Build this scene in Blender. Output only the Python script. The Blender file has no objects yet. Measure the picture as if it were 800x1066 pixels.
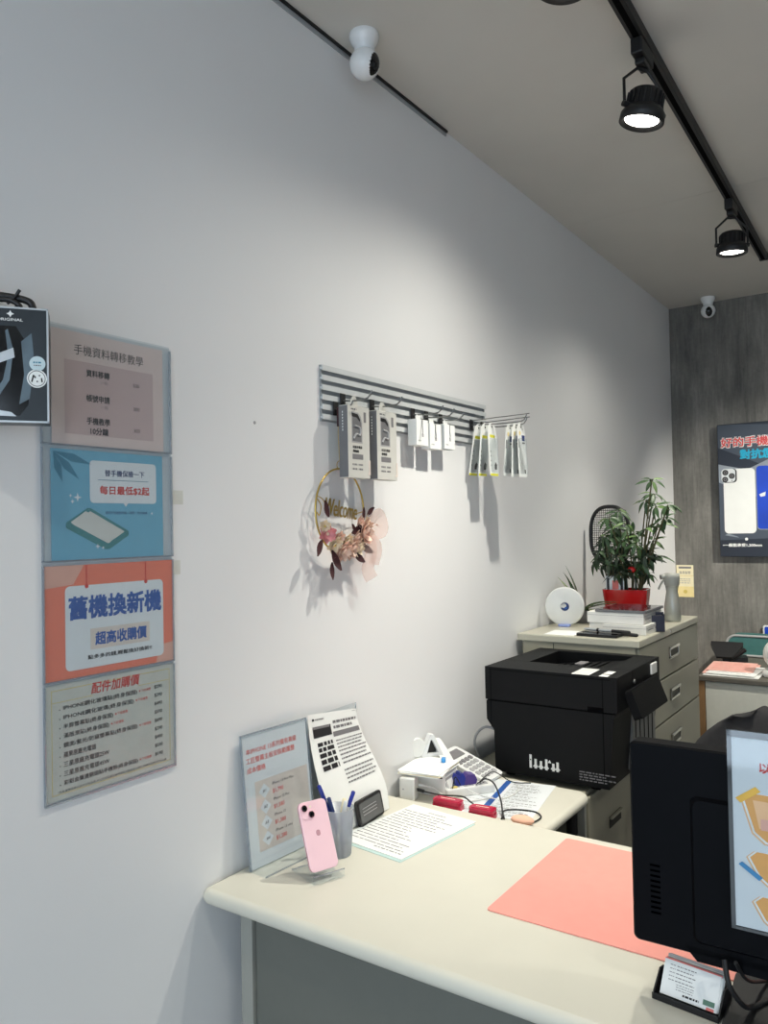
import bpy, bmesh, math, random
from mathutils import Matrix, Vector
random.seed(7)
PI = math.pi
sc = bpy.context.scene
COL = sc.collection
V = Vector

# ------------------------------------------------------------------ materials
def lin(c):
    return tuple((x / 12.92 if x <= .04045 else ((x + .055) / 1.055) ** 2.4) for x in c)
def rgb(r, g, b):
    return lin((r / 255, g / 255, b / 255))
def _nodes(name):
    m = bpy.data.materials.new(name); m.use_nodes = True
    nt = m.node_tree; nt.nodes.clear()
    return m, nt, nt.nodes, nt.links
def mat(name, col, rough=.5, metal=0., spec=.5, var=.04, scale=30., bump=0., bscale=200., coat=0., subs=0.):
    m, nt, N, L = _nodes(name)
    o = N.new('ShaderNodeOutputMaterial'); b = N.new('ShaderNodeBsdfPrincipled')
    L.new(b.outputs[0], o.inputs[0])
    b.inputs['Roughness'].default_value = rough; b.inputs['Metallic'].default_value = metal
    b.inputs['Specular IOR Level'].default_value = spec; b.inputs['Coat Weight'].default_value = coat
    c = rgb(*col)
    tc = N.new('ShaderNodeTexCoord'); n = N.new('ShaderNodeTexNoise'); n.inputs['Scale'].default_value = scale
    n.inputs['Detail'].default_value = 3
    L.new(tc.outputs['Object'], n.inputs['Vector'])
    r = N.new('ShaderNodeValToRGB')
    r.color_ramp.elements[0].position = .3; r.color_ramp.elements[1].position = .7
    r.color_ramp.elements[0].color = tuple(x * (1 - var) for x in c) + (1,)
    r.color_ramp.elements[1].color = tuple(min(1, x * (1 + var)) for x in c) + (1,)
    L.new(n.outputs['Fac'], r.inputs['Fac']); L.new(r.outputs['Color'], b.inputs['Base Color'])
    if bump:
        n2 = N.new('ShaderNodeTexNoise'); n2.inputs['Scale'].default_value = bscale
        L.new(tc.outputs['Object'], n2.inputs['Vector'])
        bp = N.new('ShaderNodeBump'); bp.inputs['Strength'].default_value = bump; bp.inputs['Distance'].default_value = .002
        L.new(n2.outputs['Fac'], bp.inputs['Height']); L.new(bp.outputs['Normal'], b.inputs['Normal'])
    return m
def emit(name, col, s):
    m, nt, N, L = _nodes(name)
    o = N.new('ShaderNodeOutputMaterial'); e = N.new('ShaderNodeEmission')
    e.inputs[0].default_value = rgb(*col) + (1,); e.inputs[1].default_value = s
    L.new(e.outputs[0], o.inputs[0]); return m
def clear(name, tint=(250, 252, 253), gloss=.05, rough=.05, milk=0., milkcol=(235, 240, 245)):
    """thin clear plastic: see-through with a faint gloss and optional milkiness"""
    m, nt, N, L = _nodes(name)
    o = N.new('ShaderNodeOutputMaterial'); t = N.new('ShaderNodeBsdfTransparent')
    t.inputs[0].default_value = rgb(*tint) + (1,)
    g = N.new('ShaderNodeBsdfGlossy'); g.inputs['Roughness'].default_value = rough
    lw = N.new('ShaderNodeLayerWeight'); lw.inputs['Blend'].default_value = .25
    mm = N.new('ShaderNodeMath'); mm.operation = 'MULTIPLY_ADD'
    mm.inputs[1].default_value = .14; mm.inputs[2].default_value = gloss
    L.new(lw.outputs['Facing'], mm.inputs[0])
    base = t
    if milk:
        d = N.new('ShaderNodeBsdfDiffuse'); d.inputs[0].default_value = rgb(*milkcol) + (1,)
        tl = N.new('ShaderNodeBsdfTranslucent'); tl.inputs[0].default_value = rgb(*milkcol) + (1,)
        a = N.new('ShaderNodeMixShader'); a.inputs[0].default_value = .4
        L.new(d.outputs[0], a.inputs[1]); L.new(tl.outputs[0], a.inputs[2])
        b = N.new('ShaderNodeMixShader'); b.inputs[0].default_value = milk
        L.new(t.outputs[0], b.inputs[1]); L.new(a.outputs[0], b.inputs[2]); base = b
    mx = N.new('ShaderNodeMixShader')
    L.new(mm.outputs[0], mx.inputs[0]); L.new(base.outputs[0], mx.inputs[1]); L.new(g.outputs[0], mx.inputs[2])
    L.new(mx.outputs[0], o.inputs[0]); return m

def concrete(name):
    m, nt, N, L = _nodes(name)
    o = N.new('ShaderNodeOutputMaterial'); b = N.new('ShaderNodeBsdfPrincipled'); L.new(b.outputs[0], o.inputs[0])
    b.inputs['Roughness'].default_value = .75
    tc = N.new('ShaderNodeTexCoord')
    def noise(sx, sz, scale, det, rough=.6):
        mp = N.new('ShaderNodeMapping'); mp.inputs['Scale'].default_value = (sx, sx, sz)
        L.new(tc.outputs['Object'], mp.inputs['Vector'])
        n = N.new('ShaderNodeTexNoise'); n.inputs['Scale'].default_value = scale; n.inputs['Detail'].default_value = det
        n.inputs['Roughness'].default_value = rough
        L.new(mp.outputs[0], n.inputs['Vector']); return n
    n1 = noise(1, .35, 6, 6); n2 = noise(6, .6, 9, 5, .7); n3 = noise(1, 1, 45, 4)
    a1 = N.new('ShaderNodeMath'); a1.operation = 'MULTIPLY_ADD'; a1.inputs[1].default_value = .55
    L.new(n1.outputs['Fac'], a1.inputs[0])
    a2 = N.new('ShaderNodeMath'); a2.operation = 'MULTIPLY_ADD'; a2.inputs[1].default_value = .35; a2.inputs[2].default_value = 0
    L.new(n2.outputs['Fac'], a2.inputs[0]); L.new(a2.outputs[0], a1.inputs[2])
    a3 = N.new('ShaderNodeMath'); a3.operation = 'MULTIPLY_ADD'; a3.inputs[1].default_value = .12
    L.new(n3.outputs['Fac'], a3.inputs[0]); L.new(a1.outputs[0], a3.inputs[2])
    r = N.new('ShaderNodeValToRGB'); e = r.color_ramp.elements
    e[0].position = .34; e[0].color = rgb(82, 82, 79) + (1,)
    e[1].position = .72; e[1].color = rgb(152, 149, 143) + (1,)
    k = e.new(.5); k.color = rgb(114, 112, 107) + (1,)
    L.new(a3.outputs[0], r.inputs['Fac']); L.new(r.outputs['Color'], b.inputs['Base Color'])
    return m

M = {}
M['wall'] = mat('wall_paint', (228, 228, 228), .85, spec=.2, var=.012, scale=1.5, bump=.06, bscale=260)
M['ceil'] = mat('ceiling_paint', (206, 203, 196), .9, spec=.2, var=.03, scale=2)
M['floor'] = mat('floor_tile', (150, 146, 140), .4, var=.06, scale=4)
M['concrete'] = concrete('concrete_wallpaper')
M['desk'] = mat('cream_laminate', (214, 211, 197), .40, var=.015, scale=8, spec=.4)
M['deskside'] = mat('grey_beige_panel', (158, 158, 150), .5, var=.02)
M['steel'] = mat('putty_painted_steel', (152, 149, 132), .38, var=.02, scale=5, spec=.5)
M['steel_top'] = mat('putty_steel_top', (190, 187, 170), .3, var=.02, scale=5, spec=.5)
M['groove'] = mat('dark_groove', (38, 37, 34), .7)
M['chrome'] = mat('chrome', (215, 214, 208), .22, metal=1)
M['black'] = mat('black_plastic', (20, 20, 22), .45, var=.08)
M['blackmatte'] = mat('black_matte', (15, 15, 17), .6, var=.08)
M['prn'] = mat('printer_black', (8, 9, 11), .55, spec=.18, var=.1, scale=12, bump=.15, bscale=900)
M['prngrey'] = mat('printer_grey', (110, 110, 108), .45)
M['prndeep'] = mat('printer_recess', (2, 2, 3), .8, spec=.05)
M['mon'] = mat('monitor_black', (3, 4, 8), .5, spec=.10, var=.1)
M['blackgloss'] = mat('black_gloss', (8, 8, 10), .12)
M['trackblack'] = mat('track_black', (18, 18, 19), .5, var=.1)
M['darkmetal'] = mat('dark_grey_metal', (96, 96, 94), .4, metal=.3)
M['alu'] = mat('grey_aluminium', (205, 208, 208), .45, var=.02)
M['aludark'] = mat('dark_aluminium', (158, 161, 162), .45, var=.03)
M['wire'] = mat('steel_wire', (128, 130, 128), .3, metal=.8)
M['white'] = mat('white_plastic', (228, 228, 224), .4, var=.015)
M['whitegloss'] = mat('white_gloss', (232, 233, 232), .25, var=.01)
M['paper'] = mat('white_paper', (236, 237, 234), .8, spec=.2, var=.015, scale=20)
M['papergrey'] = mat('cool_white_paper', (222, 226, 228), .7, spec=.2, var=.015)
M['ink'] = mat('black_ink', (34, 33, 36), .6)
M['inkgrey'] = mat('grey_ink', (122, 120, 122), .7)
M['inklight'] = mat('light_grey_ink', (165, 165, 166), .7)
M['inkred'] = mat('red_ink', (206, 52, 44), .6)
M['inkrose'] = mat('rose_ink', (226, 120, 112), .6)
M['inkblue'] = mat('blue_ink', (32, 84, 160), .6)
M['navy'] = mat('navy_ink', (40, 58, 110), .6)
M['pinksheet'] = mat('dusty_pink_sheet', (220, 200, 194), .6, var=.02)
M['pinkpanel'] = mat('dusty_rose_panel', (200, 175, 172), .6, var=.02)
M['bluesheet'] = mat('sky_blue_sheet', (108, 172, 198), .55, var=.02)
M['bluedeep'] = mat('deep_teal_print', (52, 124, 150), .55)
M['tealphone'] = mat('teal_print', (62, 132, 136), .55)
M['sage'] = mat('warm_white_print', (206, 206, 200), .6)
M['orange'] = mat('coral_orange_sheet', (232, 124, 98), .55, var=.02)
M['orangepale'] = mat('pale_coral_print', (222, 168, 150), .55)
M['beige'] = mat('beige_print', (218, 206, 196), .6)
M['greysheet'] = mat('grey_sheet', (196, 197, 188), .6, var=.03)
M['gold'] = mat('gold_print', (214, 192, 104), .5)
M['acr'] = clear('clear_acrylic', gloss=.03)
M['blister'] = clear('blister_plastic', gloss=.0, rough=.15, milk=.04, milkcol=(240, 242, 240))
M['vent'] = mat('vent_black', (1, 1, 2), .9, spec=0.)
M['recess_shade'] = mat('recess_shade', (96, 94, 82), .5)  # body steel darkened, shading inside the handle put into the colour
M['deskfront'] = mat('shaded_grey_panel', (106, 108, 101), .5, var=.02)  # grey panel, deepened because some of its shade is put into the colour
M['cartongrey'] = mat('warm_grey_card', (204, 203, 196), .65, var=.02)
M['acredge'] = clear('acrylic_edge', tint=(222, 228, 234), gloss=.12, milk=.30, milkcol=(214, 220, 228))
M['sleeve'] = clear('clear_sleeve', gloss=.02, rough=.25, milk=.04)
M['glass'] = clear('shop_glass', gloss=.04)
M['frost'] = clear('frosted_plastic', tint=(232, 235, 240), gloss=.05, rough=.3, milk=.32, milkcol=(224, 228, 234))
M['bottle'] = clear('grey_clear_plastic', tint=(215, 218, 215), gloss=.08, rough=.1, milk=.40, milkcol=(224, 226, 220))
M['sheer'] = clear('sheer_ribbon', tint=(252, 240, 236), gloss=.01, rough=.4, milk=.28, milkcol=(244, 220, 210))
M['mat'] = mat('coral_leather', (240, 158, 146), .55, var=.02, bump=.1, bscale=500)
M['phone'] = mat('pink_phone', (246, 206, 214), .2, var=.01, coat=.3)
M['phoneedge'] = mat('pink_phone_edge', (226, 170, 180), .25, metal=.3)
M['bluepen'] = mat('blue_pen_plastic', (30, 46, 140), .3)
M['purple'] = mat('purple_plastic', (78, 56, 130), .35)
M['cyan'] = mat('light_blue_plastic', (70, 150, 215), .35)
M['red'] = mat('red_ceramic', (190, 12, 18), .22, var=.03, coat=.4)
M['magenta'] = mat('crimson_plastic', (192, 36, 70), .2, var=.1, coat=.5)
M['peach'] = mat('peach_sponge', (240, 186, 158), .8)
M['tealpaper'] = mat('pale_teal_sheet', (190, 214, 210), .6)
M['teal'] = mat('teal_fabric', (62, 110, 108), .6, var=.08)
M['brown'] = mat('brown_wood_edge', (140, 108, 74), .5, var=.12, scale=15)
M['paperpink'] = mat('pink_newsprint', (226, 172, 160), .8, var=.06)
M['chair'] = mat('dark_grey_fabric', (46, 45, 46), .85, var=.12, scale=60, bump=.3, bscale=700)
M['chairlite'] = mat('grey_armrest', (64, 63, 66), .6)
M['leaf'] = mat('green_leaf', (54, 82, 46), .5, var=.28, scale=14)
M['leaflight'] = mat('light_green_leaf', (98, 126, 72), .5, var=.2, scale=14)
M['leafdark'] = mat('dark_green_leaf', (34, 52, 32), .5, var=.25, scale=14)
M['stem'] = mat('brown_stem', (92, 86, 56), .7)
M['soil'] = mat('soil', (52, 40, 30), .9, var=.4, scale=120)
M['goldwire'] = mat('gold_wire', (196, 168, 92), .3, metal=.8)
M['burg'] = mat('burgundy_leaf', (62, 28, 32), .6, var=.2)
M['petal'] = mat('blush_petal', (232, 202, 184), .7, var=.1, scale=60)
M['petalpink'] = mat('rose_petal', (222, 150, 152), .7, var=.1, scale=60)
M['petalcream'] = mat('cream_petal', (234, 218, 190), .7, var=.08, scale=60)
M['poster'] = mat('slate_poster', (74, 82, 94), .4, var=.1, scale=3)
M['posterdark'] = mat('dark_slate_poster', (42, 48, 60), .4, var=.1, scale=3)
M['posterlight'] = mat('light_slate_print', (140, 148, 158), .45, var=.1, scale=3)
M['pblue'] = mat('royal_blue_print', (30, 70, 190), .35, var=.15, scale=6)
M['pcyan'] = mat('cyan_print', (36, 170, 206), .5)
M['pred'] = mat('salmon_red_print', (222, 84, 84), .5)
M['cream'] = mat('cream_notice', (240, 230, 196), .7, var=.02)
M['creamy'] = mat('yellow_cream_print', (238, 220, 160), .7)
M['amber'] = mat('amber_print', (222, 162, 88), .55, var=.04)
M['amberlight'] = mat('light_amber_print', (236, 188, 140), .55)
M['yellowtape'] = mat('mustard_print', (226, 180, 76), .55)
M['bluetape'] = mat('blue_tape_print', (64, 132, 180), .55)
M['yellow'] = mat('yellow_print', (226, 222, 60), .55)
M['green'] = mat('muted_green_print', (96, 130, 110), .6)
M['greybox'] = mat('grey_card', (112, 112, 114), .7)
M['whitebox'] = mat('white_card', (228, 226, 220), .65, var=.02)
M['packdark'] = mat('dark_package', (34, 42, 48), .3, var=.35, scale=9)
M['packglare'] = mat('grey_blue_glare', (92, 108, 118), .25, var=.3, scale=12)  # glare on the box window, painted as flat shapes
M['silver'] = mat('silver_edge', (190, 194, 196), .3, metal=.5)
M['mesh'] = mat('racket_mesh', (44, 44, 46), .6)
M['lens'] = emit('lamp_lens', (255, 250, 240), 14)
M['greenled'] = mat('badge_pale', (196, 214, 218), .5)

# ------------------------------------------------------------------ mesh builder
_txt = {}
def glyphs(s, bold=0., shear=0.):
    k = (s, bold, shear)
    if k not in _txt:
        cu = bpy.data.curves.new('t', 'FONT'); cu.body = s; cu.size = 1; cu.offset = bold; cu.shear = shear
        cu.resolution_u = 2
        o = bpy.data.objects.new('t', cu); COL.objects.link(o)
        dg = bpy.context.evaluated_depsgraph_get()
        me = bpy.data.meshes.new_from_object(o.evaluated_get(dg))
        vs = [v.co.copy() for v in me.vertices]; fs = [tuple(p.vertices) for p in me.polygons]
        bpy.data.objects.remove(o); bpy.data.curves.remove(cu); bpy.data.meshes.remove(me)
        if vs:
            x0 = min(v.x for v in vs); x1 = max(v.x for v in vs); y0 = min(v.y for v in vs); y1 = max(v.y for v in vs)
        else:
            x0 = y0 = 0; x1 = y1 = 1
        _txt[k] = (vs, fs, x0, x1, y0, y1)
    return _txt[k]

def frame(o, u, v):
    u = V(u).normalized(); v = V(v); v = (v - u * v.dot(u)).normalized(); w = u.cross(v)
    m = Matrix.Identity(4)
    for i in range(3):
        m[i][0] = u[i]; m[i][1] = v[i]; m[i][2] = w[i]; m[i][3] = o[i]
    return m
I4 = Matrix.Identity(4)

def smooth_path(pts, n=6):
    P = [V(p) for p in pts]; out = []
    for i in range(len(P) - 1):
        a = P[max(i - 1, 0)]; b = P[i]; c = P[i + 1]; d = P[min(i + 2, len(P) - 1)]
        for k in range(n):
            t = k / n
            out.append(.5 * ((2 * b) + (c - a) * t + (2 * a - 5 * b + 4 * c - d) * t * t + (3 * b - a - 3 * c + d) * t ** 3))
    out.append(P[-1]); return out

class MB:
    def __init__(s): s.v = []; s.f = []; s.m = []; s.s = []; s.mats = []
    def mi(s, m):
        m = M[m] if isinstance(m, str) else m
        if m not in s.mats: s.mats.append(m)
        return s.mats.index(m)
    def add(s, vs, fs, m, T=I4, smooth=False):
        b = len(s.v); s.v += [T @ V(v) for v in vs]; i = s.mi(m)
        for f in fs: s.f.append([b + k for k in f]); s.m.append(i); s.s.append(smooth)
        return s
    def bm(s, bm, m, T=I4, smooth=False):
        bm.verts.index_update()
        s.add([v.co for v in bm.verts], [[v.index for v in f.verts] for f in bm.faces], m, T, smooth); bm.free(); return s
    def box(s, a, b, m, bev=0., T=I4, seg=2):
        """box between corner a and corner b, edges rounded by bev"""
        a = V(a); b = V(b); lo = V([min(a[i], b[i]) for i in range(3)]); hi = V([max(a[i], b[i]) for i in range(3)])
        bm = bmesh.new(); bmesh.ops.create_cube(bm, size=1)
        for v in bm.verts: v.co = V([lo[i] + (v.co[i] + .5) * (hi[i] - lo[i]) for i in range(3)])
        if bev:
            bmesh.ops.bevel(bm, geom=bm.edges[:], offset=min(bev, min(hi - lo) * .49), segments=seg, affect='EDGES', profile=.5)
        return s.bm(bm, m, T, smooth=False)
    def prism(s, poly, z0, z1, m, T=I4, smooth_side=False):
        n = len(poly)
        s.add([(x, y, z0) for x, y in poly] + [(x, y, z1) for x, y in poly],
              [list(range(n))[::-1], list(range(n, 2 * n))], m, T)
        s.add([(x, y, z0) for x, y in poly] + [(x, y, z1) for x, y in poly],
              [[i, (i + 1) % n, n + (i + 1) % n, n + i] for i in range(n)], m, T, smooth_side)
        return s
    def poly(s, pts, m, T=I4, z=0.): return s.add([(x, y, z) for x, y in pts], [list(range(len(pts)))], m, T)
    def rect(s, x0, y0, x1, y1, m, T=I4, z=0.): return s.poly([(x0, y0), (x1, y0), (x1, y1), (x0, y1)], m, T, z)
    def rrect(s, x0, y0, x1, y1, r, m, T=I4, z=0.): return s.poly(rr(x0, y0, x1, y1, r), m, T, z)
    def disc(s, x, y, r, m, T=I4, z=0., n=24): return s.poly([(x + r * math.cos(2 * PI * k / n), y + r * math.sin(2 * PI * k / n)) for k in range(n)], m, T, z)
    def text(s, t, x, y, m, T=I4, z=0., h=None, w=None, al='c', bold=0., shear=0.):
        vs, fs, x0, x1, y0, y1 = glyphs(t, 0., shear)
        sy = (h / (y1 - y0)) if h else None; sx = (w / (x1 - x0)) if w else sy
        if sy is None: sy = sx
        ox = {'c': (x0 + x1) / 2, 'l': x0, 'r': x1}[al]; oy = (y0 + y1) / 2
        k = bold * 1.1
        for i, (dx, dy) in enumerate(((0, 0),) if not bold else ((-k, -k), (k, -k), (-k, k), (k, k), (0, 0))):
            s.add([((v.x - ox + dx) * sx + x, (v.y - oy + dy) * sy + y, z + i * .000015) for v in vs], fs, m, T)
        return s
    def bars(s, x0, x1, y, h, m, T=I4, z=0., rnd=random, word=.012, gap=.3):
        """a line of tiny unreadable print"""
        x = x0
        while x < x1:
            w = word * rnd.uniform(.4, 1.5); s.rect(x, y - h / 2, min(x + w, x1), y + h / 2, m, T, z); x += w + word * gap
        return s
    def tube(s, pts, r, m, n=8, T=I4, sm=0, caps=True, rs=None):
        P = smooth_path(pts, sm) if sm else [V(p) for p in pts]
        vs = []; fs = []; ref = None
        for i, p in enumerate(P):
            d = (P[min(i + 1, len(P) - 1)] - P[max(i - 1, 0)]).normalized()
            if ref is None: ref = V((0, 0, 1)) if abs(d.z) < .9 else V((1, 0, 0))
            a = ref - d * ref.dot(d)
            if a.length < 1e-4: a = d.orthogonal()
            a.normalize(); ref = a; b = d.cross(a)
            rad = rs[i] if rs else (r if not isinstance(r, tuple) else r[0] + (r[1] - r[0]) * i / (len(P) - 1))
            vs += [p + (a * math.cos(2 * PI * k / n) + b * math.sin(2 * PI * k / n)) * rad for k in range(n)]
        for i in range(len(P) - 1):
            for k in range(n): fs.append([i * n + k, i * n + (k + 1) % n, (i + 1) * n + (k + 1) % n, (i + 1) * n + k])
        s.add(vs, fs, m, T, True)
        if caps:
            s.add(vs[:n], [list(range(n))[::-1]], m, T); s.add(vs[-n:], [list(range(n))], m, T)
        return s
    def lathe(s, prof, m, T=I4, n=32, caps=True):
        vs = []; fs = []
        for r, z in prof: vs += [(r * math.cos(2 * PI * k / n), r * math.sin(2 * PI * k / n), z) for k in range(n)]
        for i in range(len(prof) - 1):
            for k in range(n): fs.append([i * n + k, i * n + (k + 1) % n, (i + 1) * n + (k + 1) % n, (i + 1) * n + k])
        s.add(vs, fs, m, T, True)
        if caps:
            s.add(vs[:n], [list(range(n))[::-1]], m, T); s.add(vs[-n:], [list(range(n))], m, T)
        return s
    def sphere(s, c, r, m, T=I4, sc_=(1, 1, 1), u=20, vv=12):
        bm = bmesh.new(); bmesh.ops.create_uvsphere(bm, u_segments=u, v_segments=vv, radius=r)
        for v in bm.verts: v.co = V((v.co.x * sc_[0], v.co.y * sc_[1], v.co.z * sc_[2])) + V(c)
        return s.bm(bm, m, T, True)
    def build(s, name, parent=None, loc=None, label=None, cat=None, group=None, kind=None, rot=None):
        W = Matrix.Translation(loc) if loc is not None else I4.copy()
        if parent is not None:
            top = parent
            while top.parent: top = top.parent
            W = Matrix.Translation(top.location) @ top.rotation_euler.to_matrix().to_4x4()
        Wi = W.inverted()
        me = bpy.data.meshes.new(name)
        me.from_pydata([Wi @ v for v in s.v], [], s.f)
        for m in s.mats: me.materials.append(m)
        me.polygons.foreach_set('material_index', s.m); me.polygons.foreach_set('use_smooth', s.s)
        me.update()
        o = bpy.data.objects.new(name, me); COL.objects.link(o)
        if parent is not None: o.parent = parent
        elif loc is not None: o.location = loc
        tag(o, label, cat, group, kind); return o

def rr(x0, y0, x1, y1, r, n=5):
    out = []
    for cx, cy, a in ((x1 - r, y1 - r, 0), (x0 + r, y1 - r, PI / 2), (x0 + r, y0 + r, PI), (x1 - r, y0 + r, 1.5 * PI)):
        out += [(cx + r * math.cos(a + PI / 2 * k / n), cy + r * math.sin(a + PI / 2 * k / n)) for k in range(n + 1)]
    return out
def tag(o, label=None, cat=None, group=None, kind=None):
    for k, v in (('label', label), ('category', cat), ('group', group), ('kind', kind)):
        if v: o[k] = v
    return o
def thing(name, label, cat, loc, rz=0., group=None):
    o = bpy.data.objects.new(name, None); COL.objects.link(o); o.empty_display_size = .02
    o.location = loc; o.rotation_euler = (0, 0, rz); return tag(o, label, cat, group)
def dup(root, loc, rz=None, label=None, group=None):
    r = root.copy(); COL.objects.link(r); r.location = loc
    if rz is not None: r.rotation_euler = (0, 0, rz)
    if label: r['label'] = label
    if group: r['group'] = group
    for ch in list(root.children):
        c = ch.copy(); COL.objects.link(c); c.parent = r
        for g in list(ch.children):
            d = g.copy(); COL.objects.link(d); d.parent = c
    return r
def struct(name, mb, loc=(0, 0, 0)): return mb.build(name, loc=loc, kind='structure')
SPOT = random.Random

# ------------------------------------------------------------------ the room
H = 2.868; YB = 5.155; XR = 4.0; YF = -2.4
struct('floor', MB().box((-.1, YF - .1, -.1), (XR + .1, YB + .1, 0), 'floor'))
b = MB()
b.box((-.1, YF - .1, H), (XR + .1, 3.425, H + .1), 'ceil')
ang = math.atan2(.08, .441)
b.box((-.1, 3.428, H), (XR + .1, YB + .1, H + .1), 'ceil'); b.box((-.1, 3.425, H + .003), (XR + .1, 3.428, H + .1), 'groove')
struct('ceiling', b)
struct('wall_left', MB().box((-.1, YF - .1, 0), (0, YB + .1, H), 'wall'))
struct('wall_back', MB().box((0, YB, 0), (XR, YB + .1, H), 'concrete'))
struct('wall_right', MB().box((XR, YF - .1, 0), (XR + .1, YB + .1, H), 'wall'))
b = MB()
b.box((0, YF - .1, 0), (.25, YF, H), 'wall'); b.box((XR - .25, YF - .1, 0), (XR, YF, H), 'wall')
b.box((.25, YF - .1, 2.55), (XR - .25, YF, H), 'wall'); struct('wall_front', b)
b = MB()
for x in (.25, 1.42, 2.58, XR - .31): b.box((x, YF - .08, 0), (x + .06, YF - .02, 2.55), 'darkmetal')
b.box((.25, YF - .08, 2.49), (XR - .25, YF - .02, 2.55), 'darkmetal'); b.box((.25, YF - .08, 0), (XR - .25, YF - .02, .08), 'darkmetal')
w = struct('window_1', b)
MB().box((.31, YF - .055, .08), (XR - .31, YF - .049, 2.49), 'glass').build('pane', w)
b = MB(); b.box((0, .8, H - .018), (.004, 2.341, H - .002), 'aludark', .0008); b.box((.004, .8, H - .007), (.010, 2.341, H), 'blackmatte')
b.build('metal_rail', loc=(0, .8, H), label='thin dark metal rail running along the top of the white wall', cat='rail')

# ------------------------------------------------------------------ ceiling lights on the track
TX = lambda y: .7215 - (y - 1.0) * .0166 + .008          # centre line of the track
t = thing('light_track', 'long black lighting track screwed to the ceiling', 'light track', (TX(2), 2, H))
d = V((TX(4.39) - TX(-.6), 4.99, 0)).normalized(); T = frame((TX(-.6), -.6, H), d, (-d.y, d.x, 0)); Lk = 4.99
b = MB(); b.box((0, -.018, -.034), (Lk, .018, 0), 'trackblack', .002, T); b.build('rail', t)
b = MB(); b.rect(.02, -.008, Lk - .02, .008, 'prndeep', T, -.0343); b.build('slot', t)
b = MB(); b.box((Lk - .02, -.02, -.036), (Lk + .004, .02, 0), 'trackblack', .003, T); b.build('end_cap', t)

def lamp(label, y, axis, zc=2.655, yaw=0.):
    x = TX(y)
    t = thing('track_spotlight', label, 'spotlight', (x, y, H - .034), 0, 'track spotlights')
    b = MB(); b.box((x - .016, y - .055, 2.79), (x + .016, y + .055, H - .034), 'trackblack', .004)
    b.box((x - .013, y - .03, 2.772), (x + .013, y + .03, 2.79), 'trackblack', .004); b.build('adapter', t)
    a = V(axis).normalized(); c = V((x, y, zc))
    u = V((math.cos(yaw), math.sin(yaw), 0)); u = (u - a * u.dot(a)).normalized()
    T = frame(c, u, a.cross(u) * -1)                         # local x = hinge, local z = -axis
    if (T.to_3x3() @ V((0, 0, 1))).dot(a) > 0: T = frame(c, u, a.cross(u))
    b = MB()
    for s in (-1, 1):
        b.tube([c + u * s * .062, c + u * s * .062 + V((0, 0, .07)), V((x, y, 2.768)) + u * s * .012 + V((0, 0, .004))], .0045, 'trackblack', 8)
    b.tube([V((x, y, 2.768)) - u * .016, V((x, y, 2.768)) + u * .016], .005, 'trackblack'); b.build('yoke', t)
    b = MB()
    b.lathe([(.02, .052), (.041, .050), (.047, .044), (.047, .006), (.055, -.004), (.060, -.012), (.061, -.034), (.056, -.037), (.048, -.027), (.044, -.022), (.02, -.020)], 'trackblack', T, 40)
    for k in range(20):
        q = 2 * PI * k / 20; b.box((-.0012, .046, .004), (.0012, .051, .04), 'trackblack', 0, T @ Matrix.Rotation(q, 4, 'Z'))
    for s in (-1, 1): b.tube([T @ V((s * .045, 0, 0)), T @ V((s * .068, 0, 0))], .008, 'trackblack', 12)
    b.build('lamp_body', t)
    b = MB(); b.lathe([(.046, -.0262), (.036, -.029), (.02, -.030), (.001, -.030)], 'lens', T, 32, caps=False); b.build('lens', t, label='glowing white lamp lens')
    return c + a * .05, a

def spot(name, loc, axis, power, size, blend, col=(1, .962, .855), rad=.03):
    l = bpy.data.lights.new(name, 'SPOT'); l.energy = power; l.spot_size = math.radians(size); l.spot_blend = blend
    l.color = col; l.shadow_soft_size = rad
    o = bpy.data.objects.new(name, l); COL.objects.link(o); o.location = loc
    o.rotation_euler = V(axis).to_track_quat('-Z', 'Y').to_euler(); return o
LP1, LP2, LP3, LPB, LPO, SKY, EXPO = 36, 120, 85, 330, 48, 4.3, 0.
for lab, y, ax, pw, sz in (('black track spotlight cut off by the top edge of the photo', 1.60, (-.10, -.05, -1), LP1, 78),
                           ('black track spotlight in the middle, tilted towards the white wall', 2.20, (-.21, -.03, -1), LP2, 72),
                           ('black track spotlight furthest away, next to the end of the track', 3.50, (-.05, .03, -1), LP3, 84)):
    c, a = lamp(lab, y, ax, 2.695 if y < 2 else 2.655, yaw=(.9 if y < 3 else .5))
    spot('spot_beam', c, a, pw * .74, sz, 1.); spot('spot_spill', c, a, pw * .26, 150, 1.)
# unseen spots without fixtures: one lights the back corner, the others are added fill
for x, y, ax, pw, sz in ((2.35, .4, (-.1, .05, -1), LPO, 110), (2.35, 1.9, (-.05, .1, -1), LPO, 110), (2.1, 3.5, (-1.45, 1.65, -1.6), LPB, 56), (.72, .2, (-.1, .05, -1), LPO * .5, 100)):
    spot('spot_beam', (x, y, 2.66), ax, pw, sz, .9)

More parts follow.
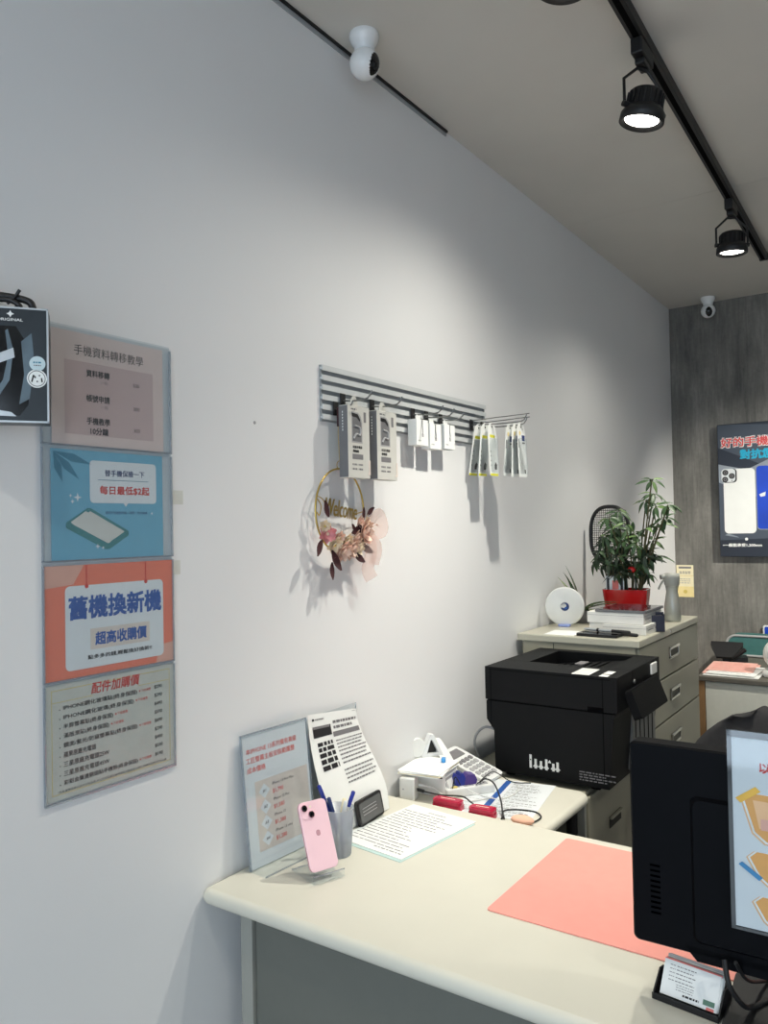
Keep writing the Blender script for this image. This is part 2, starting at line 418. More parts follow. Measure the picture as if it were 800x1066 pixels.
# ------------------------------------------------------------------ ceiling cameras
def ceiling_camera(loc, face):
    t = thing('security_camera', 'white ceiling security camera near the dark metal rail', 'security camera', loc, 0, 'white ceiling cameras')
    T = Matrix.Translation(loc)
    MB().lathe([(.040, 0), (.042, -.005), (.0415, -.013), (.037, -.024), (.031, -.033), (.028, -.038), (.028, -.046), (.02, -.048)], 'whitegloss', T, 36).build('base', t)
    MB().sphere(V(loc) + V((0, 0, -.082)), .042, 'whitegloss', u=36, vv=24).build('head', t)
    f = V(face).normalized(); F = frame(V(loc) + V((0, 0, -.082)), (-f.y, f.x, 0), V((0, 0, 1)) - f * f.z)
    b = MB(); n = 24; vs = [F @ V((0, 0, .0428))]; fs = []
    for ring in (.33, .66, 1):
        for k in range(n):
            q = 2 * PI * k / n; ax_, ay_ = math.radians(32) * ring * math.cos(q), math.radians(56) * ring * math.sin(q)
            vs.append(F @ (Matrix.Rotation(ax_, 3, 'Y') @ Matrix.Rotation(-ay_, 3, 'X') @ V((0, 0, .0428 if ring < 1 else .0418))))
    for k in range(n):
        fs.append([0, 1 + k, 1 + (k + 1) % n])
        for r_ in (0, 1): fs.append([1 + r_ * n + k, 1 + (r_ + 1) * n + k, 1 + (r_ + 1) * n + (k + 1) % n, 1 + r_ * n + (k + 1) % n])
    b.add(vs, fs, 'blackgloss', smooth=True); p = b.build('face_panel', t, label='glossy black front panel')
    L_ = F @ Matrix.Rotation(math.radians(8), 4, 'X') @ Matrix.Translation((0, 0, .0415))
    MB().lathe([(.009, 0), (.009, .0035), (.006, .0035), (.005, .0015), (.001, .0012)], 'black', L_, 20).build('lens', p)
    return t
cam1 = ceiling_camera((.090, 1.745, H), (.80, -.05, -.30))
f1 = math.atan2(-.05, .80)
c2 = dup(cam1, (.262, 5.035, H), math.atan2(-.9, .32) - f1, 'white ceiling security camera in the far corner above the grey wall')

# ------------------------------------------------------------------ signs on the left wall
Y0, Y1 = .827, 1.127
t = thing('poster_sleeve', 'clear wall sleeve with four pockets stacked one above the other', 'poster holder', (0, Y0, 1.023))
T = frame((0, Y0, 1.023), (0, 1, 0), (0, 0, 1)); SH = .886
MB().box((0, 0, .0004), (.30, SH, .0014), 'sleeve', 0, T).build('back_panel', t)
for k, (z0, z1) in enumerate(((.0, .214), (.221, .434), (.442, .652), (.659, .877))):
    b = MB(); b.box((.0, z0, .0052), (.30, z1 + .004, .0060), 'sleeve', 0, T)
    b.box((0, z0 - .002, .0014), (.30, z0 + .0012, .0062), 'acredge', 0, T)
    for x in (0, .2975): b.box((x, z0, .0014), (x + .0025, z1, .0062), 'acredge', 0, T)
    b.build('pocket', t)
def sheet(mb, T, w, h, m, t=.0006, r=.0):
    if r: mb.prism(rr(0, 0, w, h, r), 0, t, m, T)
    else: mb.box((0, 0, 0), (w, h, t), m, 0, T)
Z1, Z2, Z3, Z4 = .0009, .0012, .0015, .0018
# pink price notice
T = frame((.0022, .849, 1.684), (0, 1, 0), (0, 0, 1)); b = MB(); sheet(b, T, .258, .215, 'pinksheet')
b.text('手機資料轉移教學', .128, .182, 'ink', T, Z1, h=.020, w=.160); b.rect(.027, .020, .232, .160, 'pinkpanel', T, Z1)
for y, s, s2, p in ((.140, '資料移轉', '(一般)', '500'), (.092, '帳號申請', '(一般)', '300'), (.048, '手機教學', '', '300')):
    b.text(s, .100, y, 'ink', T, Z2, h=.0135, w=.052, bold=.02); b.text(p, .190, y - .010, 'ink', T, Z2, h=.0075)
    if s2: b.text(s2, .114, y - .015, 'inkgrey', T, Z2, h=.007)
b.text('10分鐘', .102, .029, 'ink', T, Z2, h=.0135, w=.040, bold=.02)
b.build('price_notice', loc=(.0022, .849, 1.684), label='dusty pink paper notice in the top pocket of the wall sleeve', cat='notice', group='notices in the wall sleeve')
# blue insurance poster
T = frame((.0022, .846, 1.466), (0, 1, 0), (0, 0, 1)); b = MB(); sheet(b, T, .257, .208, 'bluesheet')
for q, l in ((-.25, .085), (-.75, .075), (-1.25, .06)):
    c_, s_ = math.cos(q), math.sin(q); b.poly([(.005, .203), (.005 + l * .5 * c_ - .008 * s_, .203 + l * .5 * s_ + .008 * c_), (.005 + l * c_, .2025 + l * s_), (.005 + l * .5 * c_ + .008 * s_, .203 + l * .5 * s_ - .008 * c_)], 'bluedeep', T, Z1)
b.rrect(.082, .108, .240, .190, .008, 'papergrey', T, Z1); b.poly([(.158, .109), (.164, .101), (.170, .109)], 'papergrey', T, Z1)
b.text('替手機保險一下', .163, .167, 'navy', T, Z2, h=.0125, w=.094, bold=.012); b.rect(.100, .1525, .220, .1535, 'bluedeep', T, Z2)
b.text('每日最低$2起', .163, .133, 'inkred', T, Z2, h=.017, w=.118, bold=.02)
b.text('適用於各廠牌手機・碎屏・意外損壞', .166, .089, 'navy', T, Z1, h=.006, w=.100)
b.poly([(.030, .070), (.076, .098), (.083, .098), (.170, .053), (.170, .044), (.125, .018), (.115, .018), (.030, .060)], 'tealphone', T, Z1)
b.poly([(.040, .071), (.072, .092), (.078, .089), (.082, .092), (.160, .052), (.122, .029), (.046, .066)], 'sage', T, Z2)
b.poly([(.130, .031), (.158, .046), (.155, .048), (.127, .0335)], 'tealphone', T, Z3)
for cx, cy, s in ((.055, .118, .009), (.044, .110, .005), (.040, .121, .004), (.098, .024, .006), (.110, .021, .004), (.228, .088, .004)):
    b.poly([(cx, cy + s), (cx + s * .22, cy + s * .22), (cx + s, cy), (cx + s * .22, cy - s * .22), (cx, cy - s), (cx - s * .22, cy - s * .22), (cx - s, cy), (cx - s * .22, cy + s * .22)], 'papergrey', T, Z2)
b.build('insurance_poster', loc=(.0022, .846, 1.466), label='blue poster with a white phone drawing in the second pocket of the wall sleeve', cat='poster', group='notices in the wall sleeve')
# orange trade-in poster
T = frame((.0022, .830, 1.245), (0, 1, 0), (0, 0, 1)); b = MB(); sheet(b, T, .296, .211, 'orange')
b.poly([(.0, .211), (.083, .211), (.060, .175), (0, .170)], 'orangepale', T, Z1); b.poly([(.296, .0), (.25, .0), (.26, .035), (.296, .040)], 'orangepale', T, Z1)
b.rrect(.042, .014, .270, .172, .010, 'papergrey', T, Z2)
for x in (.088, .226):
    b.rect(x - .0012, .172, x + .0012, .211, 'inkred', T, Z2); b.disc(x, .170, .0042, 'inkred', T, Z3, 14)
b.text('舊機換新機', .157, .130, 'inkblue', T, Z3, h=.042, w=.214, bold=.03)
b.rect(.095, .048, .234, .088, 'beige', T, Z3); b.text('超高收購價', .166, .068, 'inkblue', T, Z4, h=.024, w=.120, bold=.028)
b.text('點多多的錢,輕鬆換好換新!!', .164, .034, 'ink', T, Z3, h=.0085, w=.150, bold=.02)
b.build('trade_in_poster', loc=(.0022, .830, 1.245), label='coral orange poster with large blue characters in the third pocket of the wall sleeve', cat='poster', group='notices in the wall sleeve')
# grey price list
T = frame((.0022, .830, 1.027), (0, 1, 0), (0, 0, 1)); b = MB(); sheet(b, T, .296, .211, 'greysheet')
for x0, y0, x1, y1 in ((.012, .200, .284, .2012), (.012, .010, .284, .0112), (.012, .010, .0132, .2), (.2828, .010, .284, .2), (.012, .178, .100, .179), (.205, .178, .284, .179)):
    b.rect(x0, y0, x1, y1, 'gold', T, Z1)
b.text('配件加購價', .152, .192, 'inkred', T, Z2, h=.021, w=.112, bold=.012, shear=.15)
rows = [('IPHONE鋼化玻璃貼(終身保固)', 1, '$290'), ('IPHONE鋼化玻璃(終身保固)', 1, '$390'), ('半屏螢幕貼(終身保固)', 1, '$490'), ('滿版滾貼(終身保固)', 1, '$590'), ('鏡面/藍光/防窺螢幕貼(終身保固)', 1, '$690'),
        ('蘋果原廠充電頭', 0, '$390'), ('三星原廠充電頭25W', 0, '$490'), ('三星原廠充電頭45W', 0, '$590'), ('彩鋁金屬邊鏡頭貼手機殼(終身保固)', 1, '$190')]
for i, (s, r_, p) in enumerate(rows):
    y = .1665 - i * .0172; vs = glyphs(s); w = (vs[3] - vs[2]) / (vs[5] - vs[4]) * .0115
    w = min(.165, .0098 * len(s)); b.disc(.0285, y - .002, .0012, 'ink', T, Z2, 8)
    b.text(s, .036, y, 'ink', T, Z2, h=.0105, w=w, al='l', bold=.012); b.text(p, .254, y + .002, 'ink', T, Z2, h=.008, bold=.01)
    if r_: b.text('★下殺優惠', .036 + w + .004, y + .001, 'inkred', T, Z2, h=.0058, w=.030, al='l')
b.text('*所有優惠價格以店內公告為準,本公司保留最終解釋權及活動變更之權利,詳細內容請洽門市人員', .148, .0145, 'ink', T, Z2, h=.005, w=.250)
b.build('accessory_price_list', loc=(.0022, .830, 1.027), label='grey price list with a gold border in the bottom pocket of the wall sleeve', cat='price list', group='notices in the wall sleeve')
for z, y1, lab in ((1.590, 1.160, 'scrap of pale tape on the white wall beside the blue poster'), (1.440, 1.150, 'scrap of pale tape on the white wall beside the orange poster')):
    MB().box((0, 1.1275, z - .016), (.0006, y1, z + .014), mat('pale_tape', (208, 208, 200), .5)).build('tape_scrap', loc=(0, 1.1275, z), label=lab, cat='tape')
MB().lathe([(.004, 0), (.004, .0012), (.002, .0014)], 'inklight', frame((0, 1.385, 1.774), (0, 1, 0), (0, 0, 1)), 12).build('wall_plug', loc=(0, 1.385, 1.774), label='tiny grey plug in the bare white wall', cat='wall plug')

# black boxed product at the left edge
u = V((.583, .812, 0)); nrm = V((.812, -.583, 0)); W_, Hh = .15, .192; o = V((.121, .7695, 1.701)) - u * W_
T = frame(o, u, (0, 0, 1)); D_ = .045
t = thing('boxed_headphones', 'black window box with silver edges hanging at the left edge of the photo', 'package', tuple(o + u * W_ / 2 - nrm * D_ / 2))
b = MB(); b.box((0, 0, -D_), (W_, Hh, -.001), 'packdark', .002, T)
for x0, y0, x1, y1 in ((0, 0, W_, .003), (0, Hh - .003, W_, Hh), (W_ - .003, 0, W_, Hh), (0, 0, .003, Hh)): b.box((x0, y0, -.003), (x1, y1, .0006), 'silver', 0, T)
b.build('carton', t)
b = MB(); b.poly([(.012, .012), (.105, .012), (.118, .03), (.122, .09), (.112, .14), (.10, .16), (.012, .16)], 'blackgloss', T, -.0006)
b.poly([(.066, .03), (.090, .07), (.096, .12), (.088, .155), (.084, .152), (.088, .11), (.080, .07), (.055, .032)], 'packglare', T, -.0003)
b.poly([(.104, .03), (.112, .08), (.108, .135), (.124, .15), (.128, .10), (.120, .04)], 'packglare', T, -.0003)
b.poly([(.075, .098), (.098, .108), (.096, .124), (.070, .112)], 'silver', T, -.0001)
b.poly([(.03, .012), (.10, .010), (.092, .017), (.06, .022), (.03, .016)], 'silver', T, -.0001)
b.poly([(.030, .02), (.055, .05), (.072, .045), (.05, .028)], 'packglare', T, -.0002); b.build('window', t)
b = MB()
cx, cy = .092, .180
b.poly([(cx, cy + .006), (cx + .002, cy + .002), (cx + .006, cy), (cx + .002, cy - .002), (cx, cy - .006), (cx - .002, cy - .002), (cx - .006, cy), (cx - .002, cy + .002)], 'paper', T, .0006)
b.build('emblem', t); b = MB(); b.text('ORIGINAL', cx - .001, .1705, 'paper', T, .0006, h=.0045, w=.040, bold=.01)
b.build('printed_lettering', t)
b = MB(); b.disc(.1325, .099, .0125, 'greenled', T, .0008); b.bars(.126, .139, .101, .0025, 'bluedeep', T, .001, word=.004); b.bars(.127, .138, .096, .002, 'inkgrey', T, .001, word=.003); b.build('badge', t, label='pale blue round badge')
b = MB(); b.disc(.1315, .074, .0155, 'paper', T, .0008); b.disc(.1315, .074, .0135, 'inkgrey', T, .0009); b.disc(.1315, .074, .0122, 'paper', T, .0010)
for q in range(5): b.tube([(.1235 + q * .004, .068 + (q % 2) * .010, .0012), (.1265 + q * .003, .080 - (q % 3) * .005, .0012)], .0012, 'ink', 6, T)
b.build('badge', t, label='white round badge with dark drawing')
b = MB()
b.tube([T @ V(p) for p in ((.0, .205, -.02), (.05, .215, -.02), (.095, .213, -.02), (.118, .208, -.02), (.124, .200, -.02), (.124, .192, -.02))], .0062, 'black', 8, sm=5)
b.tube([T @ V(p) for p in ((.01, .196, -.012), (.06, .204, -.012), (.09, .206, -.012), (.106, .196, -.012), (.098, .192, -.012))], .0045, 'black', 8, sm=5)
b.tube([T @ V(p) for p in ((.086, .200, -.012), (.098, .212, -.012), (.106, .224, -.010))], .0028, 'black', 8, sm=4)
b.build('carry_strap', t)
# the wall hook it hangs from, just outside the frame
hy = .655
b = MB(); b.box((0, hy - .03, 1.905), (.008, hy + .03, 1.94), 'aludark', .002); b.tube([(.004, hy, 1.92), (.09, hy, 1.915), (.10, hy, 1.93)], .004, 'wire', 8)
b.tube([T @ V((0, .205, -.02)), V((.07, hy, 1.921)), V((.03, hy, 1.924))], .005, 'black', 8); b.build('wall_hook', loc=(0, hy, 1.92), label='steel wall hook outside the left edge holding the black window box', cat='hook')

# ------------------------------------------------------------------ slat rail and hooks
RY0, RY1, RZ0, RZ1 = 1.633, 2.575, 1.803, 1.953
t = thing('slat_rail', 'grey aluminium slat rail of six bars on the white wall', 'display rail', (0, (RY0 + RY1) / 2, RZ0))
b = MB(); b.box((0, RY0, RZ0), (.003, RY1, RZ1), 'aludark')
for y in (RY0 + .001, RY1 - .004): b.box((.0, y, RZ0), (.006, y + .003, RZ1), 'aludark')
b.build('back_plate', t)
for k in range(6):
    z = RZ0 + .002 + k * .0262
    b = MB(); b.prism([(.003, .006), (.008, .005), (.011, .002), (.012, .002), (.012, .0165), (.009, .0165), (.009, .011), (.003, .011)], RY0, RY1, 'alu', Matrix(((1, 0, 0, 0), (0, 0, 1, 0), (0, 1, 0, z), (0, 0, 0, 1))))
    b.build('slat', t)
def hook(y, z, L, label, sag=.004, double=False):
    t = thing('display_hook', label, 'hook', (.016, y, z), 0, 'wire hooks on the slat rail')
    b = MB(); b.box((.0165, y - .011, z - .022), (.0195, y + .011, z + .016), 'blackmatte', .001)
    b.tube([(.018, y, z - .004), (L * .55, y, z - .004 - sag), (L - .02, y, z - .003 - sag), (L - .004, y, z + .003), (L + .002, y, z + .014)], .0022, 'wire', 8, sm=4); b.build('prong', t)
    if double:
        b = MB(); b.tube([(.018, y, z + .012), (L * .5, y, z + .014), (L + .012, y, z + .016)], .0018, 'wire', 8); b.build('tag_arm', t)
    return t
hz = 1.868
hook(1.680, 1.842, .075, 'short wire hook holding the flower wreath')
hook(1.712, hz, .115, 'wire hook holding the left large grey and white carton')
hook(1.850, hz, .120, 'wire hook holding the right large grey and white carton')
hook(2.068, hz, .125, 'wire hook holding the leftmost small white carton')
hook(2.148, hz, .118, 'wire hook holding the middle small white carton')
hook(2.236, hz, .105, 'wire hook holding the rightmost small white carton')
hook(2.450, 1.872, .225, 'long double wire hook holding the yellow marked packs', double=True)
hook(2.530, 1.872, .190, 'long double wire hook holding the packs at the end of the slat rail', double=True)

# two large cartons
def big_carton(y0, label):
    x0, x1, w, z0, h = .040, .070, .098, 1.650, .194
    t = thing('cable_carton', label, 'carton', (.055, y0 + w / 2, z0), 0, 'large cartons on the slat rail')
    T = frame((x1, y0, z0), (0, 1, 0), (0, 0, 1))
    b = MB(); b.box((x0, y0, z0), (x1, y0 + w, z0 + h), 'cartongrey', .001)
    b.box((x0 + .0005, y0 - .0006, z0 + .002), (x1 - .0005, y0, z0 + h - .002), 'greybox')
    for k in range(7): b.rect(.006, .125 + k * .008, .0085, .130 + k * .008, 'paper', frame((x0 + .006, y0 - .0008, z0), (1, 0, 0), (0, 0, 1)), 0)
    b.prism([(.030, .194), (.068, .194), (.062, .214), (.056, .222), (.044, .222), (.036, .214)], -.016, -.0145, 'cartongrey', T); b.build('box', t)
    b = MB(); b.poly([(.016, .094), (.064, .094), (.064, .150), (.058, .166), (.046, .176), (.016, .178)], 'inklight', T, .0004)
    b.poly([(.020, .098), (.060, .098), (.060, .148), (.054, .160), (.020, .164)], 'greybox', T, .0006)
    b.tube([(.024, .105, .001), (.036, .118, .001), (.052, .116, .001), (.052, .135, .001), (.028, .140, .001)], .003, 'inklight', 8, T, sm=4)
    b.poly([(.018, .164), (.040, .162), (.052, .152), (.056, .158), (.044, .172), (.018, .174)], 'ink', T, .0007); b.build('window', t)
    b = MB()
    b.bars(.014, .040, .184, .004, 'inkgrey', T, .0005); b.rect(.071, .152, .082, .180, 'inkgrey', T, .0005)
    b.text('快速充電線', .041, .083, 'ink', T, .0005, h=.0075, w=.042, bold=.02); b.text('傳輸線', .034, .072, 'ink', T, .0005, h=.0075, w=.027, bold=.02)
    b.rect(.018, .050, .066, .064, 'inkgrey', T, .0005)
    for y in (.036, .024):
        for x in (.018, .045): b.bars(x, x + .020, y, .005, 'inkgrey', T, .0005, word=.006)
    b.build('printed_lettering', t)
    b = MB(); b.prism([(.086, .010), (.0984, .010), (.0984, .050), (.094, .050), (.092, .044), (.092, .018)], .0002, .0012, 'beige', T); b.build('tear_flap', t)
    return t
A_ = big_carton(1.664, 'left one of the two large grey and white cartons hanging on the slat rail')
dup(A_, (.055, 1.798 + .049, 1.650), label='right one of the two large grey and white cartons hanging on the slat rail')
def small_carton(y0, label, w=.068):
    x0, x1, z0, h = .020, .052, 1.766, .080
    t = thing('charger_carton', label, 'carton', (.036, y0 + w / 2, z0), 0, 'small white cartons on the slat rail')
    T = frame((x1, y0, z0), (0, 1, 0), (0, 0, 1))
    b = MB(); b.box((x0, y0, z0), (x1, y0 + w, z0 + h), 'paper', .001); b.prism([(.02, .08), (.048, .08), (.044, .096), (.024, .096)], -.016, -.015, 'paper', T); b.build('box', t)
    b = MB(); b.tube([(.034, .078, .0006), (.033, .060, .0006), (.036, .044, .0006), (.034, .034, .0006)], .0012, 'inkgrey', 6, T, sm=4); b.rect(.030, .026, .040, .036, 'inklight', T, .0004)
    b.bars(.008, .024, .014, .004, 'inklight', T, .0004, word=.005); b.build('printed_lettering', t); return t
S_ = small_carton(2.034, 'leftmost of three small white cartons hanging on the slat rail')
dup(S_, (.036, 2.121 + .034 - .008, 1.760), label='middle one of three small white cartons hanging on the slat rail')
dup(S_, (.036, 2.202 + .034, 1.766), label='rightmost of three small white cartons hanging on the slat rail')
# blister packs
def pack(y, x, hgt, tilt, style, label, grp):
    w = .062; z1 = 1.868; z0 = z1 - hgt
    t = thing('blister_pack', label, 'package', (x, y, z1), 0, grp)
    R_ = Matrix.Translation((x, y, z1)) @ Matrix.Rotation(tilt, 4, 'Y') @ Matrix.Translation((-x, -y, -z1))
    T = R_ @ frame((x, y - w / 2, z0), (0, 1, 0), (0, 0, 1))
    out = [(0, 0), (w, 0), (w, hgt - .032)] + [(w / 2 + w * .5 * math.cos(q), hgt - .032 + .036 * math.sin(q)) for q in [PI * k / 12 for k in range(1, 12)]] + [(0, hgt - .032)]
    b = MB(); b.prism(out, 0, .0008, 'paper', T)
    if style == 0:
        b.rect(.002, 0, w - .002, .008, 'yellow', T, .0011); b.rect(.012, hgt - .050, w - .012, hgt - .040, 'yellow', T, .0011)
        for k in range(4): b.disc(.012, .036 + k * .016, .0025, 'ink', T, .0011, 8)
        b.poly([(.036, .022), (.052, .022), (.055, .040), (.044, .048), (.036, .036)], 'ink', T, .0011)
    else:
        b.rect(.034, hgt - .060, .058, hgt - .040, 'navy', T, .0011); b.rect(.006, hgt - .085, .012, hgt - .055, 'inkgrey', T, .0011)
        b.disc(.020, hgt - .034, .008, 'creamy', T, .0011, 12); b.rect(.046, .012, .054, .026, 'ink', T, .0011); b.rect(.036, hgt - .070, .058, hgt - .064, 'inkgrey', T, .0011)
    b.disc(w / 2, hgt - .012, .004, 'groove', T, .0012, 12); b.build('card', t)
    b = MB(); b.box((.006, .010, .0008), (w - .006, hgt - .052, .010), 'blister', .003, T); b.build('blister', t, label='clear plastic blister')
gA, gB = 'yellow marked packs on a long hook', 'packs at the end of the slat rail'
for i, (x, ti, hh) in enumerate(((.046, .16, .178), (.070, .08, .180), (.094, -.04, .182))):
    pack(2.452, x, hh, ti, 0, ('rearmost', 'middle', 'front')[i] + ' yellow marked white pack on the long hook', gA)
for i, (x, ti, hh) in enumerate(((.126, .08, .180), (.148, .03, .184), (.166, -.03, .186))):
    pack(2.532, x, hh, ti, 1, ('rearmost', 'middle', 'front')[i] + ' white pack with navy patch on the hook beyond the slat rail', gB)

# ------------------------------------------------------------------ flower wreath
wx, wy, wz, wr = .027, 1.681, 1.563, .113
t = thing('flower_wreath', 'gold hoop wreath with blush flowers hanging from the slat rail', 'wreath', (wx, wy, wz - wr))
T = frame((wx, wy, wz), (0, 1, 0), (0, 0, 1))
MB().tube([(wr * .93 * math.sin(2 * PI * k / 48), wr * math.cos(2 * PI * k / 48), 0) for k in range(49)], .0026, 'goldwire', 8, T, caps=False).build('hoop', t)
b = MB(); b.tube([(.012 * math.sin(2 * PI * k / 16), wr + .010 + .011 * math.cos(2 * PI * k / 16), 0) for k in range(17)], .0011, 'goldwire', 6, T)
b.tube([(0, wr + .020, 0), (-.004, wr + .10, 0), (.002, 1.836 - wz, 0)], .0009, 'goldwire', 6, T); b.tube([(.004, wr + .020, 0), (.012, wr + .10, 0), (.012, 1.836 - wz, 0)], .0009, 'goldwire', 6, T)
b.build('hanging_cord', t)
b = MB(); b.box((-.004, 1.790 - wz, -.004), (.004, 1.842 - wz, .004), 'burg', .001, T); b.build('cord_tassel', t)
b = MB(); vs, fs, x0, x1, y0, y1 = glyphs('Welcome', 0, .35); b.add([((v.x - x0) / (x1 - x0) * .135 - .062, (v.y) * .066 - .010 + (v.x - x0) * -.004, .002) for v in vs], fs, 'goldwire', T)
b.add([((v.x - x0) / (x1 - x0) * .135 - .062, (v.y) * .066 - .010 + (v.x - x0) * -.004, -.001) for v in vs], [f[::-1] for f in fs], 'goldwire', T)
b.tube([(-.060, .01, 0), (-.075, .03, 0), (-.098, .038, 0)], .0014, 'goldwire', 6, T, sm=4); b.tube([(.070, -.008, 0), (.090, -.004, 0), (.103, -.002, 0)], .0014, 'goldwire', 6, T, sm=4)
b.tube([(-.096, .03 , 0), (-.082, .012, 0), (-.09, -.012, 0), (-.10, -.004, 0)], .0014, 'goldwire', 6, T, sm=5)
b.build('welcome_lettering', t)
rw = random.Random(3)
def petal(mb, T, L, w, m, cup=.35):
    vs = []; fs = []; n = 5
    for i in range(n + 1):
        s = i / n; ww = w * math.sin(PI * min(1, s * .86 + .08)) ; z = cup * L * s * s
        vs += [(-ww / 2, L * s, z + .12 * w), (0, L * s, z), (ww / 2, L * s, z + .12 * w)]
    for i in range(n):
        for k in (0, 1): fs.append([i * 3 + k, i * 3 + k + 1, (i + 1) * 3 + k + 1, (i + 1) * 3 + k])
    mb.add(vs, fs, m, T, True)
def flower(c, r, m, core, label, tiltx=0., tilty=0.):
    b = MB(); F = T @ Matrix.Translation(c) @ Matrix.Rotation(tiltx, 4, 'X') @ Matrix.Rotation(tilty, 4, 'Y')
    for layer, (nn, rr_, cup) in enumerate(((6, 1., .25), (6, .78, .55), (5, .5, 1.0))):
        for k in range(nn): petal(b, F @ Matrix.Rotation(2 * PI * k / nn + layer * .5, 4, 'Z') @ Matrix.Translation((0, 0, .002 * layer)), r * rr_, r * .72, m, cup)
    b.sphere((0, 0, .006), r * .18, core, F, u=10, vv=6); return b.build('flower', t, label=label)
flower((-.072, -.060, .010), .026, 'petalpink', 'petalcream', 'rose pink flower', .2, -.5)
flower((-.048, -.088, .012), .026, 'petalcream', 'gold', 'cream flower', .5, -.2)
flower((-.018, -.106, .014), .034, 'petal', 'gold', 'blush flower', .5, 0)
flower((.020, -.098, .014), .036, 'petal', 'gold', 'blush flower', .4, .2)
flower((.052, -.100, .012), .030, 'petalcream', 'gold', 'cream flower', .4, .3)
flower((.078, -.058, .014), .044, 'petal', 'gold', 'blush flower', .2, .3)
flower((-.084, -.040, .012), .018, 'petalcream', 'gold', 'small cream flower', .3, -.6)
flower((-.034, -.070, .016), .022, 'petal', 'gold', 'small blush flower', .5, -.1)
flower((.000, -.078, .016), .024, 'petalcream', 'gold', 'small cream flower', .5, .1)
flower((.040, -.072, .016), .024, 'petal', 'gold', 'small blush flower', .4, .3)
flower((.090, -.030, .014), .022, 'petalcream', 'gold', 'small cream flower', .2, .5)
flower((.062, -.030, .014), .020, 'petal', 'gold', 'small blush flower', .2, .2)
for c, q, l in (((-.070, -.018), .5, .05), ((-.098, -.075), 2.5, .052), ((-.060, -.105), 3.6, .060), ((-.060, -.135), 3.0, .046), ((.028, -.060), -1.3, .06), ((.035, -.112), -2.2, .05), ((.070, -.095), -2.0, .05), ((.086, -.024), .2, .035), ((.10, -.012), -.9, .036), ((.048, -.055), .9, .03)):
    b = MB(); petal(b, T @ Matrix.Translation((c[0], c[1], .014)) @ Matrix.Rotation(q, 4, 'Z'), l, l * .45, 'burg', .15); b.build('leaf', t, label='dark burgundy leaf')
b = MB()
def ribbon(pts, w, mb):
    P = smooth_path(pts, 5); vs = []; fs = []
    for i, p in enumerate(P):
        dd = (P[min(i + 1, len(P) - 1)] - P[max(i - 1, 0)]).normalized(); s_ = V((-dd.y, dd.x, .35)).normalized()
        vs += [p - s_ * w / 2, p, p + s_ * w / 2]
    for i in range(len(P) - 1):
        for k in (0, 1): fs.append([i * 3 + k, i * 3 + k + 1, i * 3 + k + 4, i * 3 + k + 3])
    mb.add(vs, fs, 'sheer', T, True)
ribbon([(.080, -.055, .02), (.11, -.02, .03), (.150, -.016, .02), (.158, -.05, .025), (.12, -.06, .02), (.082, -.056, .018)], .045, b)
ribbon([(.085, -.06, .018), (.105, -.11, .025), (.10, -.16, .015), (.112, -.190, .02)], .042, b)
ribbon([(.08, -.06, .018), (.125, -.10, .03), (.122, -.15, .02)], .034, b); b.build('ribbon_bow', t, label='sheer blush ribbon bow')

# ------------------------------------------------------------------ reception desk
DX0, DX1, DY0, DY1, DZ = .003, 1.85, 1.188, 1.908, .74
t = thing('reception_desk', 'cream topped reception desk with grey front panel against the white wall', 'desk', ((DX0 + DX1) / 2, (DY0 + DY1) / 2, 0))
def top_slab(x0, x1, y0, y1, z1, th, r, m, corner=.0):
    """laminate slab with a bull-nosed edge and rounded corners in plan"""
    b = MB(); n = 8; rings = []
    for k in range(n + 1):
        a = -PI / 2 + PI * k / n; rings.append((r * (1 - math.cos(a)), z1 - th / 2 + (th / 2) * math.sin(a)))
    vs = []; cnt = None
    for ins, z in rings:
        P = []
        for (cx, cy, a0, c) in ((x1, y1, 0, corner), (x0, y1, PI / 2, .006), (x0, y0, PI, .02), (x1, y0, 1.5 * PI, corner)):
            c = max(c, r + .001); sx = -1 if cx == x1 else 1; sy = -1 if cy == y1 else 1
            for q in range(7):
                a = a0 + PI / 2 * q / 6; P.append((cx + sx * c + (c - ins) * math.cos(a), cy + sy * c + (c - ins) * math.sin(a), z))
        cnt = len(P); vs += P
    fs = []
    for k in range(n):
        for i in range(cnt): fs.append([k * cnt + i, k * cnt + (i + 1) % cnt, (k + 1) * cnt + (i + 1) % cnt, (k + 1) * cnt + i])
    b.add(vs, fs, m, I4, True); b.add(vs[:cnt], [list(range(cnt))[::-1]], m); b.add(vs[-cnt:], [list(range(cnt))], m); return b
top_slab(DX0, DX1, DY0, DY1, DZ, .034, .016, 'desk', .03).build('desktop', t)
MB().box((.058, 1.255, 0), (.092, 1.87, .706), 'deskside', .002).build('side_panel', t)
MB().box((1.75, 1.255, 0), (1.784, 1.87, .706), 'deskside', .002).build('side_panel', t)
MB().box((.097, 1.262, .08), (1.745, 1.280, .704), 'deskfront', .002).build('front_panel', t)
b = MB(); b.box((.0925, 1.275, .05), (.0965, 1.285, .70), 'groove'); b.box((.092, 1.80, .62), (1.75, 1.82, .70), 'deskside'); b.build('rail', t)
# side return
RZ = .72
t = thing('side_table', 'small cream side table behind the reception desk, covered in papers and cables', 'side table', (.245, 2.1, 0))
top_slab(.004, .485, 1.912, 2.284, RZ, .03, .014, 'desk', .045).build('tabletop', t)
MB().box((.02, 1.93, 0), (.05, 2.27, .69), 'deskside', .002).build('side_panel', t)
MB().box((.05, 2.255, .25), (.47, 2.27, .69), 'deskside', .002).build('back_panel', t)
MB().tube([(.44, 2.23, 0), (.44, 2.23, .69)], .016, 'blackmatte', 14).build('leg', t)
